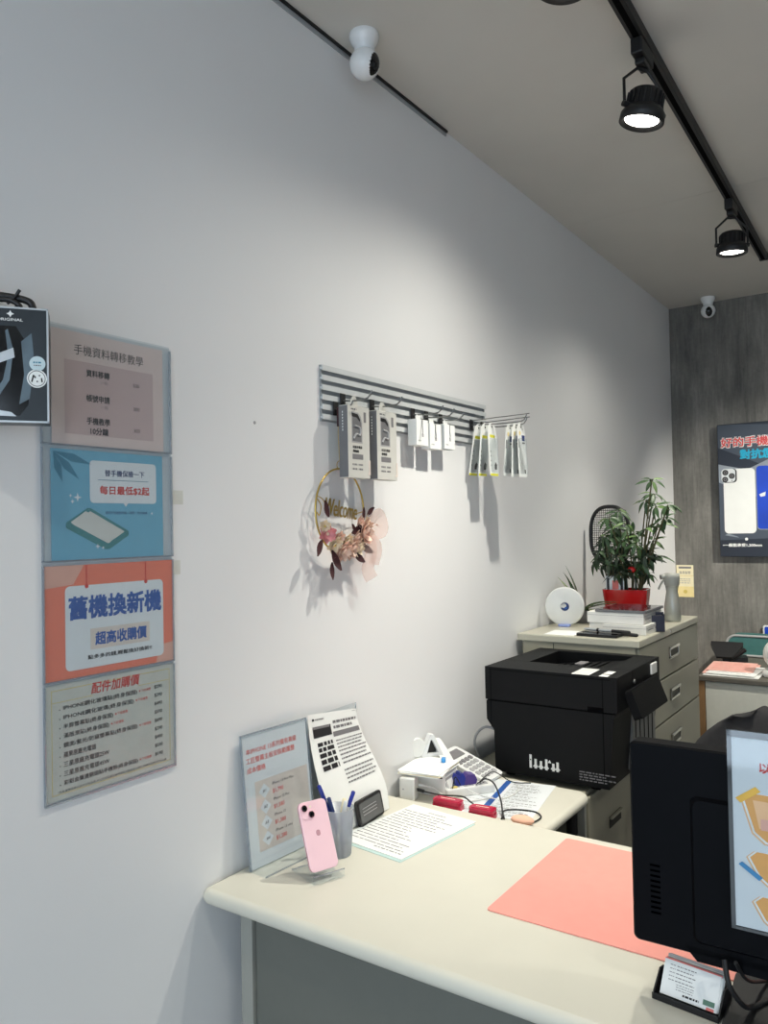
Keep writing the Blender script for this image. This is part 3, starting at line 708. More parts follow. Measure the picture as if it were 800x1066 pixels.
# coral desk mat
MB().prism(rr(.572, 1.433, 1.372, 1.862, .008), DZ + .0003, DZ + .0026, 'mat').build('desk_mat', loc=(.97, 1.65, DZ), label='coral pink leather desk mat on the reception desk', cat='desk mat')

# ------------------------------------------------------------------ acrylic price stand
th, le = math.radians(86.7), math.radians(5.5)
def stand_frame(o, th, le):
    u = V((math.cos(th), math.sin(th), 0)); n = V((math.sin(th), -math.cos(th), 0)); up = V((0, 0, 1)) * math.cos(le) - n * math.sin(le)
    return frame(o, u, up)
T = stand_frame((.042, 1.308, .742), th, le); w, h = .212, .298
t = thing('sign_holder', 'clear acrylic stand holding a price sheet with four white diamonds', 'sign holder', (.045, 1.41, DZ))
b = MB(); b.box((-.003, 0, .0012), (w + .003, h + .004, .0032), 'acr', 0, T); b.box((-.003, 0, -.0032), (w + .003, h + .004, -.0012), 'acr', 0, T)
for e in ((-.003, 0, -.0032, -.0012, h + .004, .0032), (w + .0012, 0, -.0032, w + .003, h + .004, .0032), (-.003, h + .002, -.0032, w + .003, h + .004, .0032)):
    b.box(e[:3], e[3:], 'acredge', 0, T)
b.build('panel', t)
b = MB(); F = frame((.042, 1.308, .7404), (math.cos(th), math.sin(th), 0), (-math.sin(th), math.cos(th), 0))
b.box((-.003, -.05, 0), (w + .003, .02, .0025), 'acr', 0, F); b.box((-.003, -.0512, 0), (w + .003, -.049, .0027), 'acredge', 0, F); b.build('foot', t)
b = MB(); F = T @ Matrix.Translation((0, 0, -.0006)); sheet(b, F, w, h, 'papergrey', .0009)
z = .0012
b.text('本IPHONE 13系列備有高級', .093, .262, 'inkrose', F, z, h=.0135, w=.165, bold=.012); b.text('工匠螢幕主板安裝範圍整', .088, .241, 'inkrose', F, z, h=.0135, w=.158, bold=.012)
b.text('成本價格', .010, .219, 'inkrose', F, z, h=.0135, w=.058, al='l', bold=.012)
b.rect(.030, .032, .205, .190, 'beige', F, z)
for k, (nm, pr) in enumerate((('iPhone 13 Pro Max', '$1,XXX'), ('iPhone 13 Pro', '$1,XXX'), ('iPhone 13', '$1,XXX'), ('iPhone 13 mini', '$1,XXX'))):
    y = .164 - k * .036; b.poly([(.058, y - .017), (.076, y), (.058, y + .017), (.040, y)], 'papergrey', F, z + .0003); b.text('#%d' % (k + 1), .058, y, 'ink', F, z + .0006, h=.008, shear=.2)
    b.text(nm, .084, y + .010, 'ink', F, z + .0003, h=.0065, al='l'); b.text(pr.replace('XXX', ('790', '580', '380', '280')[k]), .084, y - .008, 'inkrose', F, z + .0003, h=.0105, al='l', bold=.015)
b.build('price_sheet', t)

# curled printed leaflet with its clear stand
t = thing('leaflet_stand', 'clear stand with a curling black and white leaflet near the pen cup', 'leaflet', (.06, 1.69, DZ))
b = MB(); b.box((.010, 1.545, DZ + .001), (.012, 1.755, 1.035), 'acr'); b.box((.0095, 1.752, DZ + .001), (.0125, 1.755, 1.035), 'acredge'); b.box((.010, 1.545, DZ + .0006), (.11, 1.755, DZ + .003), 'acr'); b.build('acrylic_back', t)
rightE = smooth_path([(.016, 1.748, 1.020), (.020, 1.752, .985), (.030, 1.768, .935), (.052, 1.790, .870), (.074, 1.803, .805), (.084, 1.802, DZ + .0035)], 5)
leftE = smooth_path([(.014, 1.546, 1.043), (.020, 1.543, 1.00), (.034, 1.538, .945), (.056, 1.536, .875), (.076, 1.538, .805), (.084, 1.540, DZ + .0035)], 5)
def surf(u_, v_):
    f = v_ * (len(leftE) - 1); i = min(int(f), len(leftE) - 2); k = f - i
    a = leftE[i].lerp(leftE[i + 1], k); c = rightE[i].lerp(rightE[i + 1], k); return a.lerp(c, u_)
def surf_n(u_, v_):
    a = surf(u_, min(v_ + .01, 1)) - surf(u_, max(v_ - .01, 0)); c = surf(min(u_ + .01, 1), v_) - surf(max(u_ - .01, 0), v_)
    n = c.cross(a) * -1; n.normalize(); return n if n.x > 0 else -n
b = MB(); NU, NV = 8, 24
vs = [surf(i / NU, j / NV) for j in range(NV + 1) for i in range(NU + 1)]; fs = [[j * (NU + 1) + i, j * (NU + 1) + i + 1, (j + 1) * (NU + 1) + i + 1, (j + 1) * (NU + 1) + i] for j in range(NV) for i in range(NU)]
b.add(vs, fs, 'paper', smooth=True)
def sdec(u0, v0, u1, v1, m, off=.0012, ns=4):
    nv = max(1, int((v1 - v0) * 24)); P = []
    for j in range(nv + 1):
        for i in range(ns + 1):
            uu = u0 + (u1 - u0) * i / ns; vv = v0 + (v1 - v0) * j / nv; P.append(surf(uu, vv) + surf_n(uu, vv) * off)
    b.add(P, [[j * (ns + 1) + i, j * (ns + 1) + i + 1, (j + 1) * (ns + 1) + i + 1, (j + 1) * (ns + 1) + i] for j in range(nv) for i in range(ns)], m)
rl = random.Random(5)
def sline(u0, u1, v0, hh, m='ink', wd=.03):
    x = u0
    while x < u1 - .003:
        w_ = wd * rl.uniform(.5, 1.6); sdec(x, v0, min(x + w_, u1), v0 + hh, m, ns=1); x += w_ + wd * .25
sdec(.07, .075, .11, .10, 'ink'); sline(.13, .30, .08, .014, 'inkgrey', .02); sline(.90, .97, .03, .010, 'inkgrey', .02)
sdec(.07, .16, .42, .27, 'ink'); sdec(.07, .16, .40, .185, 'inkgrey', .0014)
sline(.47, .97, .13, .030, 'inkgrey', .05); sline(.47, .85, .19, .030, 'inkgrey', .05); sdec(.44, .25, .97, .30, 'inkgrey')
for r_ in range(5): sline(.12, .40, .32 + r_ * .045, .032, 'ink', .08)
for r_ in range(7): sline(.46, .98 - .03 * (r_ % 3), .335 + r_ * .030, .011, 'inkgrey', .035)
for r_ in range(4): sline(.44, .96 - .05 * (r_ % 2), .565 + r_ * .030, .011, 'inkgrey', .035)
b.build('leaflet', t)

# pink phone on a clear easel
T = stand_frame((.1965, 1.3355, .762), math.radians(69.6), math.radians(23.2)); w, h, d = .0716, .148, .0078
t = thing('smartphone', 'pink smartphone leaning on a clear easel, back facing out', 'phone', (.19, 1.37, .7628), 0)
b = MB(); P = rr(0, 0, w, h, .012, 7); b.prism(P, -d + .001, -.001, 'phoneedge', T, True)
Pi = rr(.0012, .0012, w - .0012, h - .0012, .011, 7); n = len(P)
b.add([(x, y, -.001) for x, y in P] + [(x, y, 0) for x, y in Pi], [[i, (i + 1) % n, n + (i + 1) % n, n + i] for i in range(n)] + [list(range(n, 2 * n))], 'phone', T); b.build('case', t)
b = MB(); b.prism(rr(.004, h - .037, .036, h - .005, .009), 0, .0014, 'phone', T); b.build('camera_bump', t)
for cx, cy in ((.0125, h - .0135), (.0275, h - .0285)):
    b = MB(); b.lathe([(.0078, .0014), (.0078, .0032), (.0066, .0036)], 'phoneedge', T @ Matrix.Translation((cx, cy, 0)), 24); b.disc(cx, cy, .0068, 'blackgloss', T, .0037); b.disc(cx, cy, .0025, 'prndeep', T, .0038); b.build('camera_lens', t, label='dark round camera lens')
b = MB(); b.disc(.0285, h - .012, .0022, 'cream', T, .0016, 12); b.build('flash', t)
b = MB()
b.prism([(.0365 + .006 * math.cos(q) * (1 - .12 * math.cos(2 * q)), .078 + .0065 * math.sin(q)) for q in [2 * PI * k / 20 for k in range(20)]], 0, .0002, 'phoneedge', T); b.build('emblem', t)
E_ = stand_frame((.1965, 1.3355, .742), math.radians(69.6), 0)
t = thing('phone_easel', 'clear acrylic easel under the pink smartphone', 'phone stand', (.17, 1.38, DZ))
b = MB(); b.box((-.004, .001, -.085), (w + .004, .003, .016), 'acr', 0, E_); b.box((-.004, .001, .0142), (w + .004, .0175, .016), 'acr', 0, E_); b.box((-.004, .0165, .0142), (w + .004, .0185, .0162), 'acredge', 0, E_)
b.box((-.004, .0008, -.085), (w + .004, .0032, -.083), 'acredge', 0, E_)
Bk = stand_frame((.1965, 1.3355, .742), math.radians(69.6), math.radians(23.2)); b.box((.004, .012, -.0108), (w - .004, .085, -.0088), 'acr', 0, Bk); b.build('easel_plate', t)

# pen cup and pens
cx, cy = .150, 1.492
t = thing('pen_cup', 'frosted plastic pen cup between the pink phone and the printed sheets', 'pen cup', (cx, cy, DZ))
MB().lathe([(.001, DZ + .001), (.029, DZ + .001), (.030, DZ + .004), (.038, DZ + .112), (.0364, DZ + .112), (.0286, DZ + .006), (.001, DZ + .005)], 'frost', Matrix.Translation((cx, cy, 0)), 32, caps=False).build('cup', t)
def pen(p0, p1, m, cap, label, clip=True, r=.0045):
    p0 = V(p0); p1 = V(p1); d = (p1 - p0).normalized(); L = (p1 - p0).length
    t = thing('pen', label, 'pen', tuple(p0), 0, 'pens in the frosted cup'); F = frame(p0, d.orthogonal(), d.cross(d.orthogonal()))
    MB().lathe([(.0008, 0), (.002, .006), (r, .014), (r, L - .035)], m, F, 14).build('barrel', t)
    MB().lathe([(r + .0006, L - .038), (r + .0006, L - .002), (r * .6, L)], cap, F, 14).build('cap', t)
    if clip: MB().box((-.0013, r + .001, L - .034), (.0013, r + .0025, L - .003), cap, .0005, F).build('clip', t)
pen((cx + .012, cy + .008, .748), (cx - .036, cy - .028, .905), 'bluepen', 'bluepen', 'blue pen in the cup leaning furthest towards the pink phone')
pen((cx + .004, cy + .014, .748), (cx - .016, cy - .016, .876), 'bluepen', 'navy', 'short dark blue pen standing in the middle of the cup')
pen((cx - .010, cy - .010, .748), (cx + .022, cy + .034, .884), 'white', 'bluepen', 'white pen with a blue cap leaning to the back of the cup')
pen((cx - .012, cy + .004, .748), (cx + .020, cy + .006, .868), 'bluepen', 'white', 'blue pen with a white end near the front of the cup')
pen((cx, cy - .014, .748), (cx + .004, cy + .020, .868), 'cream', 'cream', 'cream pen standing low in the frosted cup', clip=False)

# black handset leaning on the leaflet
T = stand_frame((.102, 1.648, .7425), math.radians(95), math.radians(12)); t = thing('handheld_terminal', 'small black handset lying on its side against the curling leaflet', 'handset', (.10, 1.70, DZ))
b = MB(); b.prism(rr(0, 0, .122, .064, .010), -.010, 0, 'black', T); b.build('shell', t)
b = MB(); b.prism(rr(.007, .006, .115, .057, .006), 0, .0005, mat('grey_screen', (96, 98, 98), .25), T)
for k in range(3): b.rect(.020, .040 - k * .008, .090, .0415 - k * .008, 'inklight', T, .0007)
b.build('screen', t)

# printed list on the desk with a teal sheet under it
def flat_sheet(name, o, u, w, h, m, label, cat, lines, z, th=.0004, group=None):
    T = frame((o[0], o[1], z), (u[0], u[1], 0), (-u[1], u[0], 0)); b = MB(); b.box((0, 0, 0), (w, h, th), m, 0, T); lines(b, T, th + .0003)
    return b.build(name, loc=(o[0], o[1], z), label=label, cat=cat, group=group)
uu = V((.037, .305, 0)).normalized()           # long side runs away from the viewer; text lines run across it
def teal_lines(b, T, z): pass
flat_sheet('teal_sheet', (.301, 1.529), uu, .300, .214, 'tealpaper', 'pale teal sheet peeking out under the printed price list', 'paper', teal_lines, DZ + .0003, .0008)
def list_lines(b, T, z):
    # local x: away, local y: towards the wall
    F = T @ Matrix(((0, 1, 0, 0), (-1, 0, 0, 0.214), (0, 0, 1, 0), (0, 0, 0, 1)))
    F = T @ Matrix(((0, 1, 0, 0.0), (-1, 0, 0, .214), (0, 0, 1, 0), (0, 0, 0, 1)))
    r_ = random.Random(9)
    b.text('維修保固條款', .107, .275, 'inkgrey', F, z, h=.008, w=.06)
    for k in range(15):
        y = .255 - k * .0158; x0 = .014 if k % 3 else .010
        b.bars(x0, x0 + r_.uniform(.10, .178), y, .0034, 'inkgrey', F, z, rnd=r_, word=.03, gap=.12)
    b.bars(.11, .195, .020, .004, 'inkgrey', F, z, rnd=r_, word=.012)
flat_sheet('printed_list', (.296, 1.541), uu, .302, .212, 'paper', 'white printed list of terms lying on the reception desk', 'paper', list_lines, DZ + .0014, .0012)
flat_sheet('paper_slip', (.172, 1.572), V((.12, .99, 0)).normalized(), .07, .075, 'papergrey', 'small loose paper slip under the corner of the printed list', 'paper', teal_lines, DZ + .0002, .0003)

# ------------------------------------------------------------------ things on the side table
def blk(name, label, cat, a, c, m, bev, rz=0., extra=None):
    o = V(((a[0] + c[0]) / 2, (a[1] + c[1]) / 2, a[2])); t = thing(name, label, cat, tuple(o)); R_ = Matrix.Translation(o) @ Matrix.Rotation(rz, 4, 'Z') @ Matrix.Translation(-o)
    b = MB(); b.box(a, c, m, bev, R_); b.build('shell', t); return t, R_
t, R_ = blk('power_adapter', 'white upright power adapter with two cables plugged in', 'adapter', (.030, 1.930, RZ), (.075, 1.972, .786), 'white', .004, .25)
b = MB(); b.disc(.026, .030, .003, 'groove', R_ @ frame((.0752, 1.930, RZ), (0, 1, 0), (0, 0, 1)), .0002); b.disc(.012, .034, .0022, 'inklight', R_ @ frame((.030, 1.9298, RZ), (1, 0, 0), (0, 0, 1)), .0002); b.build('socket', t)
t, R_ = blk('label_printer', 'white ribbed box under a stack of paper at the wall', 'box', (.030, 2.005, RZ), (.135, 2.095, .790), 'white', .006, .1)
b = MB()
for k in range(3): b.box((.1345, 2.012 + .0, .735 + k * .016), (.1365, 2.088, .745 + k * .016), 'inklight', 0, R_)
b.box((.060, 2.004, .775), (.128, 2.006, .778), 'groove', 0, R_); b.build('ribs', t)
b = MB(); b.prism([(.135, .722), (.158, .722), (.135, .772)], 2.015, 2.085, 'white', R_ @ Matrix(((1, 0, 0, 0), (0, 0, 1, 0), (0, 1, 0, 0), (0, 0, 0, 1)))); b.build('sloped_front', t)
t = thing('paper_stack', 'small stack of cream papers on top of the white ribbed box', 'paper stack', (.07, 2.03, .7905))
for k in range(4):
    R_ = Matrix.Translation((.074, 2.030, .7905 + k * .0028)) @ Matrix.Rotation(.18 + .06 * ((k * 7) % 3 - 1), 4, 'Z'); b = MB(); b.box((-.066, -.082, 0), (.066, .082, .0026), ('paper', 'cream', 'paper', 'paper')[k], .0006, R_); b.build('paper_sheet', t)
# white triangular tape dispenser
T = frame((.018, 2.080, .8022), (.55, .83, 0), (0, 0, 1)) @ Matrix.Diagonal((1.12, 1.15, 1, 1)); t = thing('tape_dispenser', 'white triangular desk gadget with a dark opening on the paper stack', 'tape dispenser', (.03, 2.10, .8022))
b = MB(); outer = rr(0, 0, .070, .060, .008); A3 = [(.0, .0), (.064, 0), (.068, .006), (.038, .058), (.030, .060), (.024, .056)]; I3 = [(.016, .008), (.052, .008), (.034, .044), (.028, .044)]
n3 = [(.0, 0), (.066, 0), (.038, .058), (.028, .058)]
for i in range(4):
    a, c = n3[i], n3[(i + 1) % 4]; d_, e_ = I3[i], I3[(i + 1) % 4]; b.prism([a, c, e_, d_], -.024, .0, 'whitegloss', T)
b.prism(I3, -.023, -.012, 'groove', T); b.build('frame', t)
b = MB(); b.lathe([(.024, -.012), (.026, -.008), (.026, .008), (.024, .012)], 'white', T @ Matrix.Translation((-.010, .026, -.016)), 28); b.build('drum', t)
b = MB(); b.lathe([(.006, .0), (.0075, .002), (.0075, .010), (.003, .012)], 'cyan', Matrix.Translation((.098, 2.075, .8022)), 12); b.lathe([(.005, .0), (.0065, .010)], 'cyan', Matrix.Translation((.092, 2.088, .8022)), 12)
b.build('push_pin_pair', loc=(.095, 2.08, .8022), label='light blue plastic caps lying on the paper stack', cat='cap')
# calculator leaning
u_ = V((.207 - .028, 2.285 - 2.222, .735 - .790)); v_ = V((.010, -.105, .004)) * -1
T = frame((.018, 2.176, .789), V((.196, 2.170, .731)) - V((.018, 2.176, .789)), V((.010, .112, .004))); t = thing('calculator', 'white desk calculator with grey keys propped up beside the printer', 'calculator', (.11, 2.22, .72))
b = MB(); b.prism(rr(0, 0, .186, .104, .012), -.012, 0, 'whitegloss', T); b.build('shell', t)
b = MB(); b.prism(rr(.014, .020, .050, .088, .003), .0, .0012, 'inkgrey', T); b.build('display', t)
for i in range(5):
    for j in range(4):
        b = MB(); b.prism(rr(.064 + i * .0225, .014 + j * .0205, .064 + i * .0225 + .0165, .014 + j * .0205 + .0145, .004), 0, .003, 'inklight' if i else 'inkgrey', T); b.build('key', t)
b = MB(); b.box((.02, .03, -.055), (.03, .08, -.012), 'white', .002, T); b.build('rest', t)
# white folded sheet behind it
b = MB(); P = smooth_path([(.006, 2.200, .836), (.020, 2.198, .834), (.045, 2.192, .812), (.075, 2.180, .785), (.100, 2.165, .755), (.112, 2.155, .722)], 4); vs = []
for q in P: vs += [q + V((-.004, -.062, 0)), q + V((.004, -.016, .004))]
b.add(vs, [[2 * i, 2 * i + 1, 2 * i + 3, 2 * i + 2] for i in range(len(P) - 1)], 'paper', smooth=True); b.build('folded_sheet', loc=(.07, 2.14, .72), label='loosely folded white sheet between the paper stack and the calculator', cat='paper')
# blue clip
T = frame((.158, 2.046, .748), (.60, .80, 0), (0, 0, 1)); t = thing('cable_winder', 'blue and purple plastic gadget on the white power strip', 'plastic gadget', (.15, 2.07, .748))
b = MB(); b.prism([(0, 0), (.026, 0), (.030, .020), (.024, .034), (.016, .036), (.012, .026), (.006, .030), (-.002, .020)], -.034, 0, 'bluepen', T); b.build('blue_half', t, label='blue half')
b = MB(); b.prism([(.027, 0), (.064, .0), (.068, .012), (.060, .028), (.040, .030), (.031, .022)], -.032, 0, 'purple', T); b.build('purple_half', t, label='purple half')
b = MB(); b.lathe([(.004, 0), (.006, .004), (.006, .012), (.003, .018)], 'gold', T @ Matrix.Translation((.0, -.002, .006)) @ Matrix.Rotation(-PI / 2, 4, 'Y'), 12); b.build('brass_tip', t, label='brass coloured tip')
T = frame((.150, 2.005, RZ + .0006), (.60, .80, 0), (-.80, .60, 0)); t = thing('power_strip', 'white power strip under the blue and purple gadget', 'power strip', (.15, 2.06, RZ))
b = MB(); b.box((0, 0, 0), (.155, .045, .026), 'white', .004, T); b.build('shell', t)
for k in range(3):
    b = MB(); b.prism(rr(.014 + k * .046, .010, .046 + k * .046, .036, .004), .026, .0268, 'inklight', T)
    for s in (.022, .034): b.rect(s + k * .046, .016, s + .003 + k * .046, .030, 'groove', T, .0271)
    b.build('outlet', t)
for x0, x1, y, rz, lab in ((.142, .232, 1.945, .06, 'crimson glossy plastic case beside the printed list'), (.262, .338, 1.938, .12, 'crimson glossy plastic case nearest the blue striped form')):
    c = V(((x0 + x1) / 2, y, RZ + .0006)); t = thing('plastic_case', lab, 'case', tuple(c), 0, 'crimson plastic cases'); R_ = Matrix.Translation(c) @ Matrix.Rotation(rz, 4, 'Z'); hw = (x1 - x0) / 2
    b = MB(); b.prism(rr(-hw, -.018, hw, .022, .012), 0, .012, 'magenta', R_, True); b.build('base', t); b = MB(); b.prism(rr(-hw + .001, -.017, hw - .001, .021, .012), .013, .023, 'magenta', R_, True); b.prism(rr(-hw + .006, -.012, hw - .006, .016, .009), .023, .0255, 'magenta', R_, True); b.build('lid', t)
    b = MB(); b.rect(-hw * .5, .0, hw * .5, .003, 'petal', R_, .0258); b.build('printed_lettering', t)
# form with blue stripe
ua = V((.190, .02, 0)); 
T = frame((.205, 1.928, RZ + .0005), (.985, .17, 0), (-.17, .985, 0)); b = MB(); sheet(b, T, .225, .316, 'papergrey', .0005); rf = random.Random(4)
T2 = T @ Matrix.Translation((0, 0, .0009))
b.rect(.072, .010, .090, .310, 'inkblue', T2)
for k in range(11):
    y = .020 + k * .026; b.bars(.102, .102 + rf.uniform(.06, .115), y, .0035, 'inkgrey', T2, .0003, rnd=rf, word=.012); b.bars(.102, .102 + rf.uniform(.04, .10), y + .010, .003, 'inklight', T2, .0003, rnd=rf, word=.01)
for k in range(9): b.bars(.008, .008 + rf.uniform(.03, .055), .03 + k * .03, .003, 'inklight', T2, .0003, rnd=rf, word=.01)
b.build('printed_form', loc=(.32, 2.08, RZ), label='white printed form with a blue stripe on the side table', cat='paper')
b = MB(); b.sphere((0, 0, 0), 1, 'peach', Matrix.Translation((.418, 1.940, RZ + .0125)) @ Matrix.Rotation(.1, 4, 'Z'), (.032, .020, .0122)); b.build('sponge', loc=(.418, 1.940, RZ), label='peach coloured sponge peeking over the desk edge on the side table', cat='sponge')
# cables
def cable(pts, r, m, label, plug=None, grp=None, cat='cable'):
    o = V(pts[0]); t = MB().tube(pts, r, m, 8, sm=8)
    if plug: t.tube([pts[0], V(pts[0]) + (V(pts[1]) - V(pts[0])).normalized() * .02], r * 2.2, m, 10)
    return t.build('cable', loc=tuple(o), label=label, cat=cat, group=grp)
cable([(.079, 1.957, .750), (.110, 1.962, .746), (.150, 1.975, .741), (.195, 1.985, .744), (.225, 1.975, .748), (.250, 1.968, .740), (.285, 1.968, .724)], .0022, 'black', 'black cable plugged into the white upright adapter', True)
cable([(.078, 1.964, .762), (.115, 1.985, .752), (.16, 1.99, .732), (.22, 2.02, .724), (.26, 2.08, .7235)], .0020, 'white', 'white cable plugged into the white upright adapter', True)
cable([(.205, 2.105, .752), (.235, 2.085, .772), (.280, 2.050, .775), (.325, 2.000, .752), (.352, 1.955, .728), (.358, 1.935, .724)], .0024, 'black', 'black cable arching from the blue gadget to the desk edge')
cable([(.362, 1.945, .724), (.335, 2.00, .7235), (.370, 2.030, .7235), (.415, 2.035, .7235), (.442, 2.005, .7235), (.435, 1.960, .7235), (.400, 1.975, .7235)], .0020, 'black', 'black cable looping across the blue striped form')
cable([(.205, 2.080, .750), (.215, 2.140, .768), (.215, 2.190, .760), (.250, 2.230, .726), (.300, 2.258, .7235)], .0016, 'black', 'thin black cable lying between the calculator and the printer')
cable([(.195, 2.04, .749), (.24, 2.03, .742), (.285, 2.08, .7235), (.30, 2.16, .7235), (.27, 2.22, .7235)], .0016, 'white', 'white cable curling over the printed form from the power strip')
cable([(.16, 2.02, .749), (.155, 2.045, .775), (.17, 2.05, .752)], .0016, 'black', 'short black cable tied to the power strip')

# ------------------------------------------------------------------ printer on its low cabinet
t = thing('pedestal_cabinet', 'low putty steel drawer cabinet hidden under the black printer', 'cabinet', (.23, 2.56, 0))
MB().box((.015, 2.305, 0), (.45, 2.785, .702), 'steel', .004).build('body', t)
for z0, z1 in ((.06, .375), (.385, .690)):
    d_ = MB().box((.4502, 2.310, z0), (.462, 2.780, z1), 'steel', .003).build('drawer', t)
    b = MB(); zc = z1 - .13; b.box((.462, 2.49, zc - .018), (.464, 2.60, zc + .018), 'groove'); b.box((.462, 2.49, zc + .010), (.472, 2.60, zc + .018), 'steel', .002); b.build('handle', d_)
PX0, PX1, PY0, PY1, PZ0, PZ1 = .118, .552, 2.325, 2.772, .704, 1.055
t = thing('printer', 'large black office printer standing on the low steel cabinet', 'printer', ((PX0 + PX1) / 2, (PY0 + PY1) / 2, PZ0))
YM = Matrix(((1, 0, 0, 0), (0, 0, 1, 0), (0, 1, 0, 0), (0, 0, 0, 1)))
b = MB(); b.prism([(PX0 + .028, PZ0 + .016), (PX1 - .03, PZ0 + .016), (PX1 - .012, .93), (PX1 - .006, .945), (PX0, .945), (PX0, .885), (PX0 + .026, .850)], PY0, PY1, 'prn', YM)
for x in (PX0 + .05, PX1 - .10):
    for y in (PY0 + .03, PY1 - .06): b.box((x, y, PZ0), (x + .03, y + .03, PZ0 + .017), 'prndeep', .002)
b.build('body', t)
# upper housing with recessed output tray
b = MB(); rx0, rx1, ry0, ry1 = .205, .475, 2.475, 2.735; zt = PZ1; zb = .948
for a, c in (((PX0 - .004, PY0, zb), (PX1, ry0, zt)), ((PX0 - .004, ry1, zb), (PX1, PY1, zt)), ((PX0 - .004, ry0, zb), (rx0, ry1, zt)), ((rx1, ry0, zb), (PX1, ry1, zt)), ((rx0, ry0, zb), (rx1, ry1, zt - .045))): b.box(a, c, 'prn', .0015)
b.prism([(rx0, zt - .045), (rx1, zt - .045), (rx1, zt - .012)], ry0, ry1, 'prn', YM); b.build('upper_housing', t)
b = MB(); b.box((PX0 + .004, PY0 - .0008, zb - .003), (PX1 - .004, PY0 + .001, zb), 'prndeep'); b.box((PX0 + .012, PY0 - .001, 1.046), (PX1 - .02, PY0 + .001, 1.048), 'prndeep')
b.box((PX0 + .016, PY0 - .001, .86), (PX0 + .0175, PY0 + .001, 1.05), 'prndeep'); b.box((PX1 - .045, PY0 - .001, .74), (PX1 - .0435, PY0 + .001, 1.05), 'prndeep'); b.box((.46, PY0 - .001, .945), (.51, PY0 + .0004, .962), 'prndeep', .001); b.build('seams', t)
b = MB(); b.poly([(.408, 2.330), (.465, 2.330), (.462, 2.440), (.405, 2.440)], 'white', I4, zt + .0006)
for k in range(5): b.rect(.412, 2.345 + k * .02, .455, 2.348 + k * .02, 'inklight', I4, zt + .0008)
b.build('instruction_sticker', t, label='white instruction sticker on the printer lid')
b = MB(); b.poly([(.495, 2.330), (.522, 2.330), (.518, 2.425), (.493, 2.425)], 'white', I4, zt + .0006); b.rect(.495, 2.362, .521, 2.372, 'prn', I4, zt + .0008); b.build('warning_sticker', t, label='small white sticker on the printer lid')
b = MB()
for k in range(6): b.box((.24 + k * .032, 2.48, zt - .0435), (.246 + k * .032, 2.70, zt - .036 + k * .004), 'prn')
b.box((.30, 2.64, zt - .03), (.33, 2.70, zt - .024), 'inkgrey', .001); b.build('tray_ribs', t)
b = MB(); b.box((PX1 - .001, 2.665, 1.010), (PX1 + .006, 2.725, 1.046), 'white', .002); b.build('white_tab', t, label='white tab on the printer front edge')
T = frame((0, PY0 - .0006, 0), (1, 0, 0), (0, 0, 1)); b = MB()
b.rect(.266, .748, .274, .790, 'white', T); b.rect(.268, .772, .272, .776, 'prn', T, .0002)
for k, x in enumerate((.283, .301, .319, .342, .356)):
    hh = (.030, .026, .034, .024, .030)[k]; b.rect(x, .748, x + .008, .748 + hh, 'white', T); b.disc(x + .004, .756, .0065, 'white', T, .0002, 10); b.rect(x - .004, .753, x + .012, .757, 'white', T, .0003)
b.poly([(.328, .772), (.340, .772), (.334, .782)], 'white', T); b.build('pictogram_print', t, label='row of white warning pictograms')
b = MB(); rp = random.Random(2)
for k in range(4): b.bars(.430, .545 - .03 * (k % 2), .762 - k * .008, .0035, 'inkgrey', T, rnd=rp, word=.012)
b.build('small_print', t, label='grey lines of small print')
# tilting control panel on the front
T = frame((PX1 + .002, 2.40, .990), (0, 1, 0), (.36, 0, -.93)); b = MB(); b.prism(rr(0, -.012, .285, .078, .008), -.022, .004, 'prn', T); b.build('control_panel', t)
cp = t.children[-1]
b = MB(); b.prism(rr(.020, .004, .125, .062, .004), .004, .005, mat('panel_screen', (34, 36, 36), .2), T); b.build('screen', cp)
for i in range(4):
    for j in range(3): b = MB(); b.prism(rr(.150 + i * .030, .006 + j * .020, .168 + i * .030, .018 + j * .020, .004), .004, .0065, 'prngrey' if (i + j) % 2 else 'black', T); b.build('button', cp)
b = MB(); b.lathe([(.007, 0), (.007, .003), (.004, .0035)], 'prngrey', frame((PX1, 2.49, 1.018), (0, 1, 0), (0, 0, 1)), 16); b.build('power_button', t)
b = MB(); b.box((PX1 - .030, 2.50, .735), (PX1 - .012, 2.75, .915), 'prngrey', .003)
for k in range(5): b.box((PX1 - .013, 2.53 + k * .045, .74), (PX1 - .0105, 2.534 + k * .045, .91), 'prndeep')
b.build('front_cover', t)
cable([(PX0 + .03, 2.42, .80), (.09, 2.41, .832), (.055, 2.40, .825), (.030, 2.40, .780), (.040, 2.42, .7045)], .0045, 'inklight', 'thick pale grey cable curving behind the black printer')

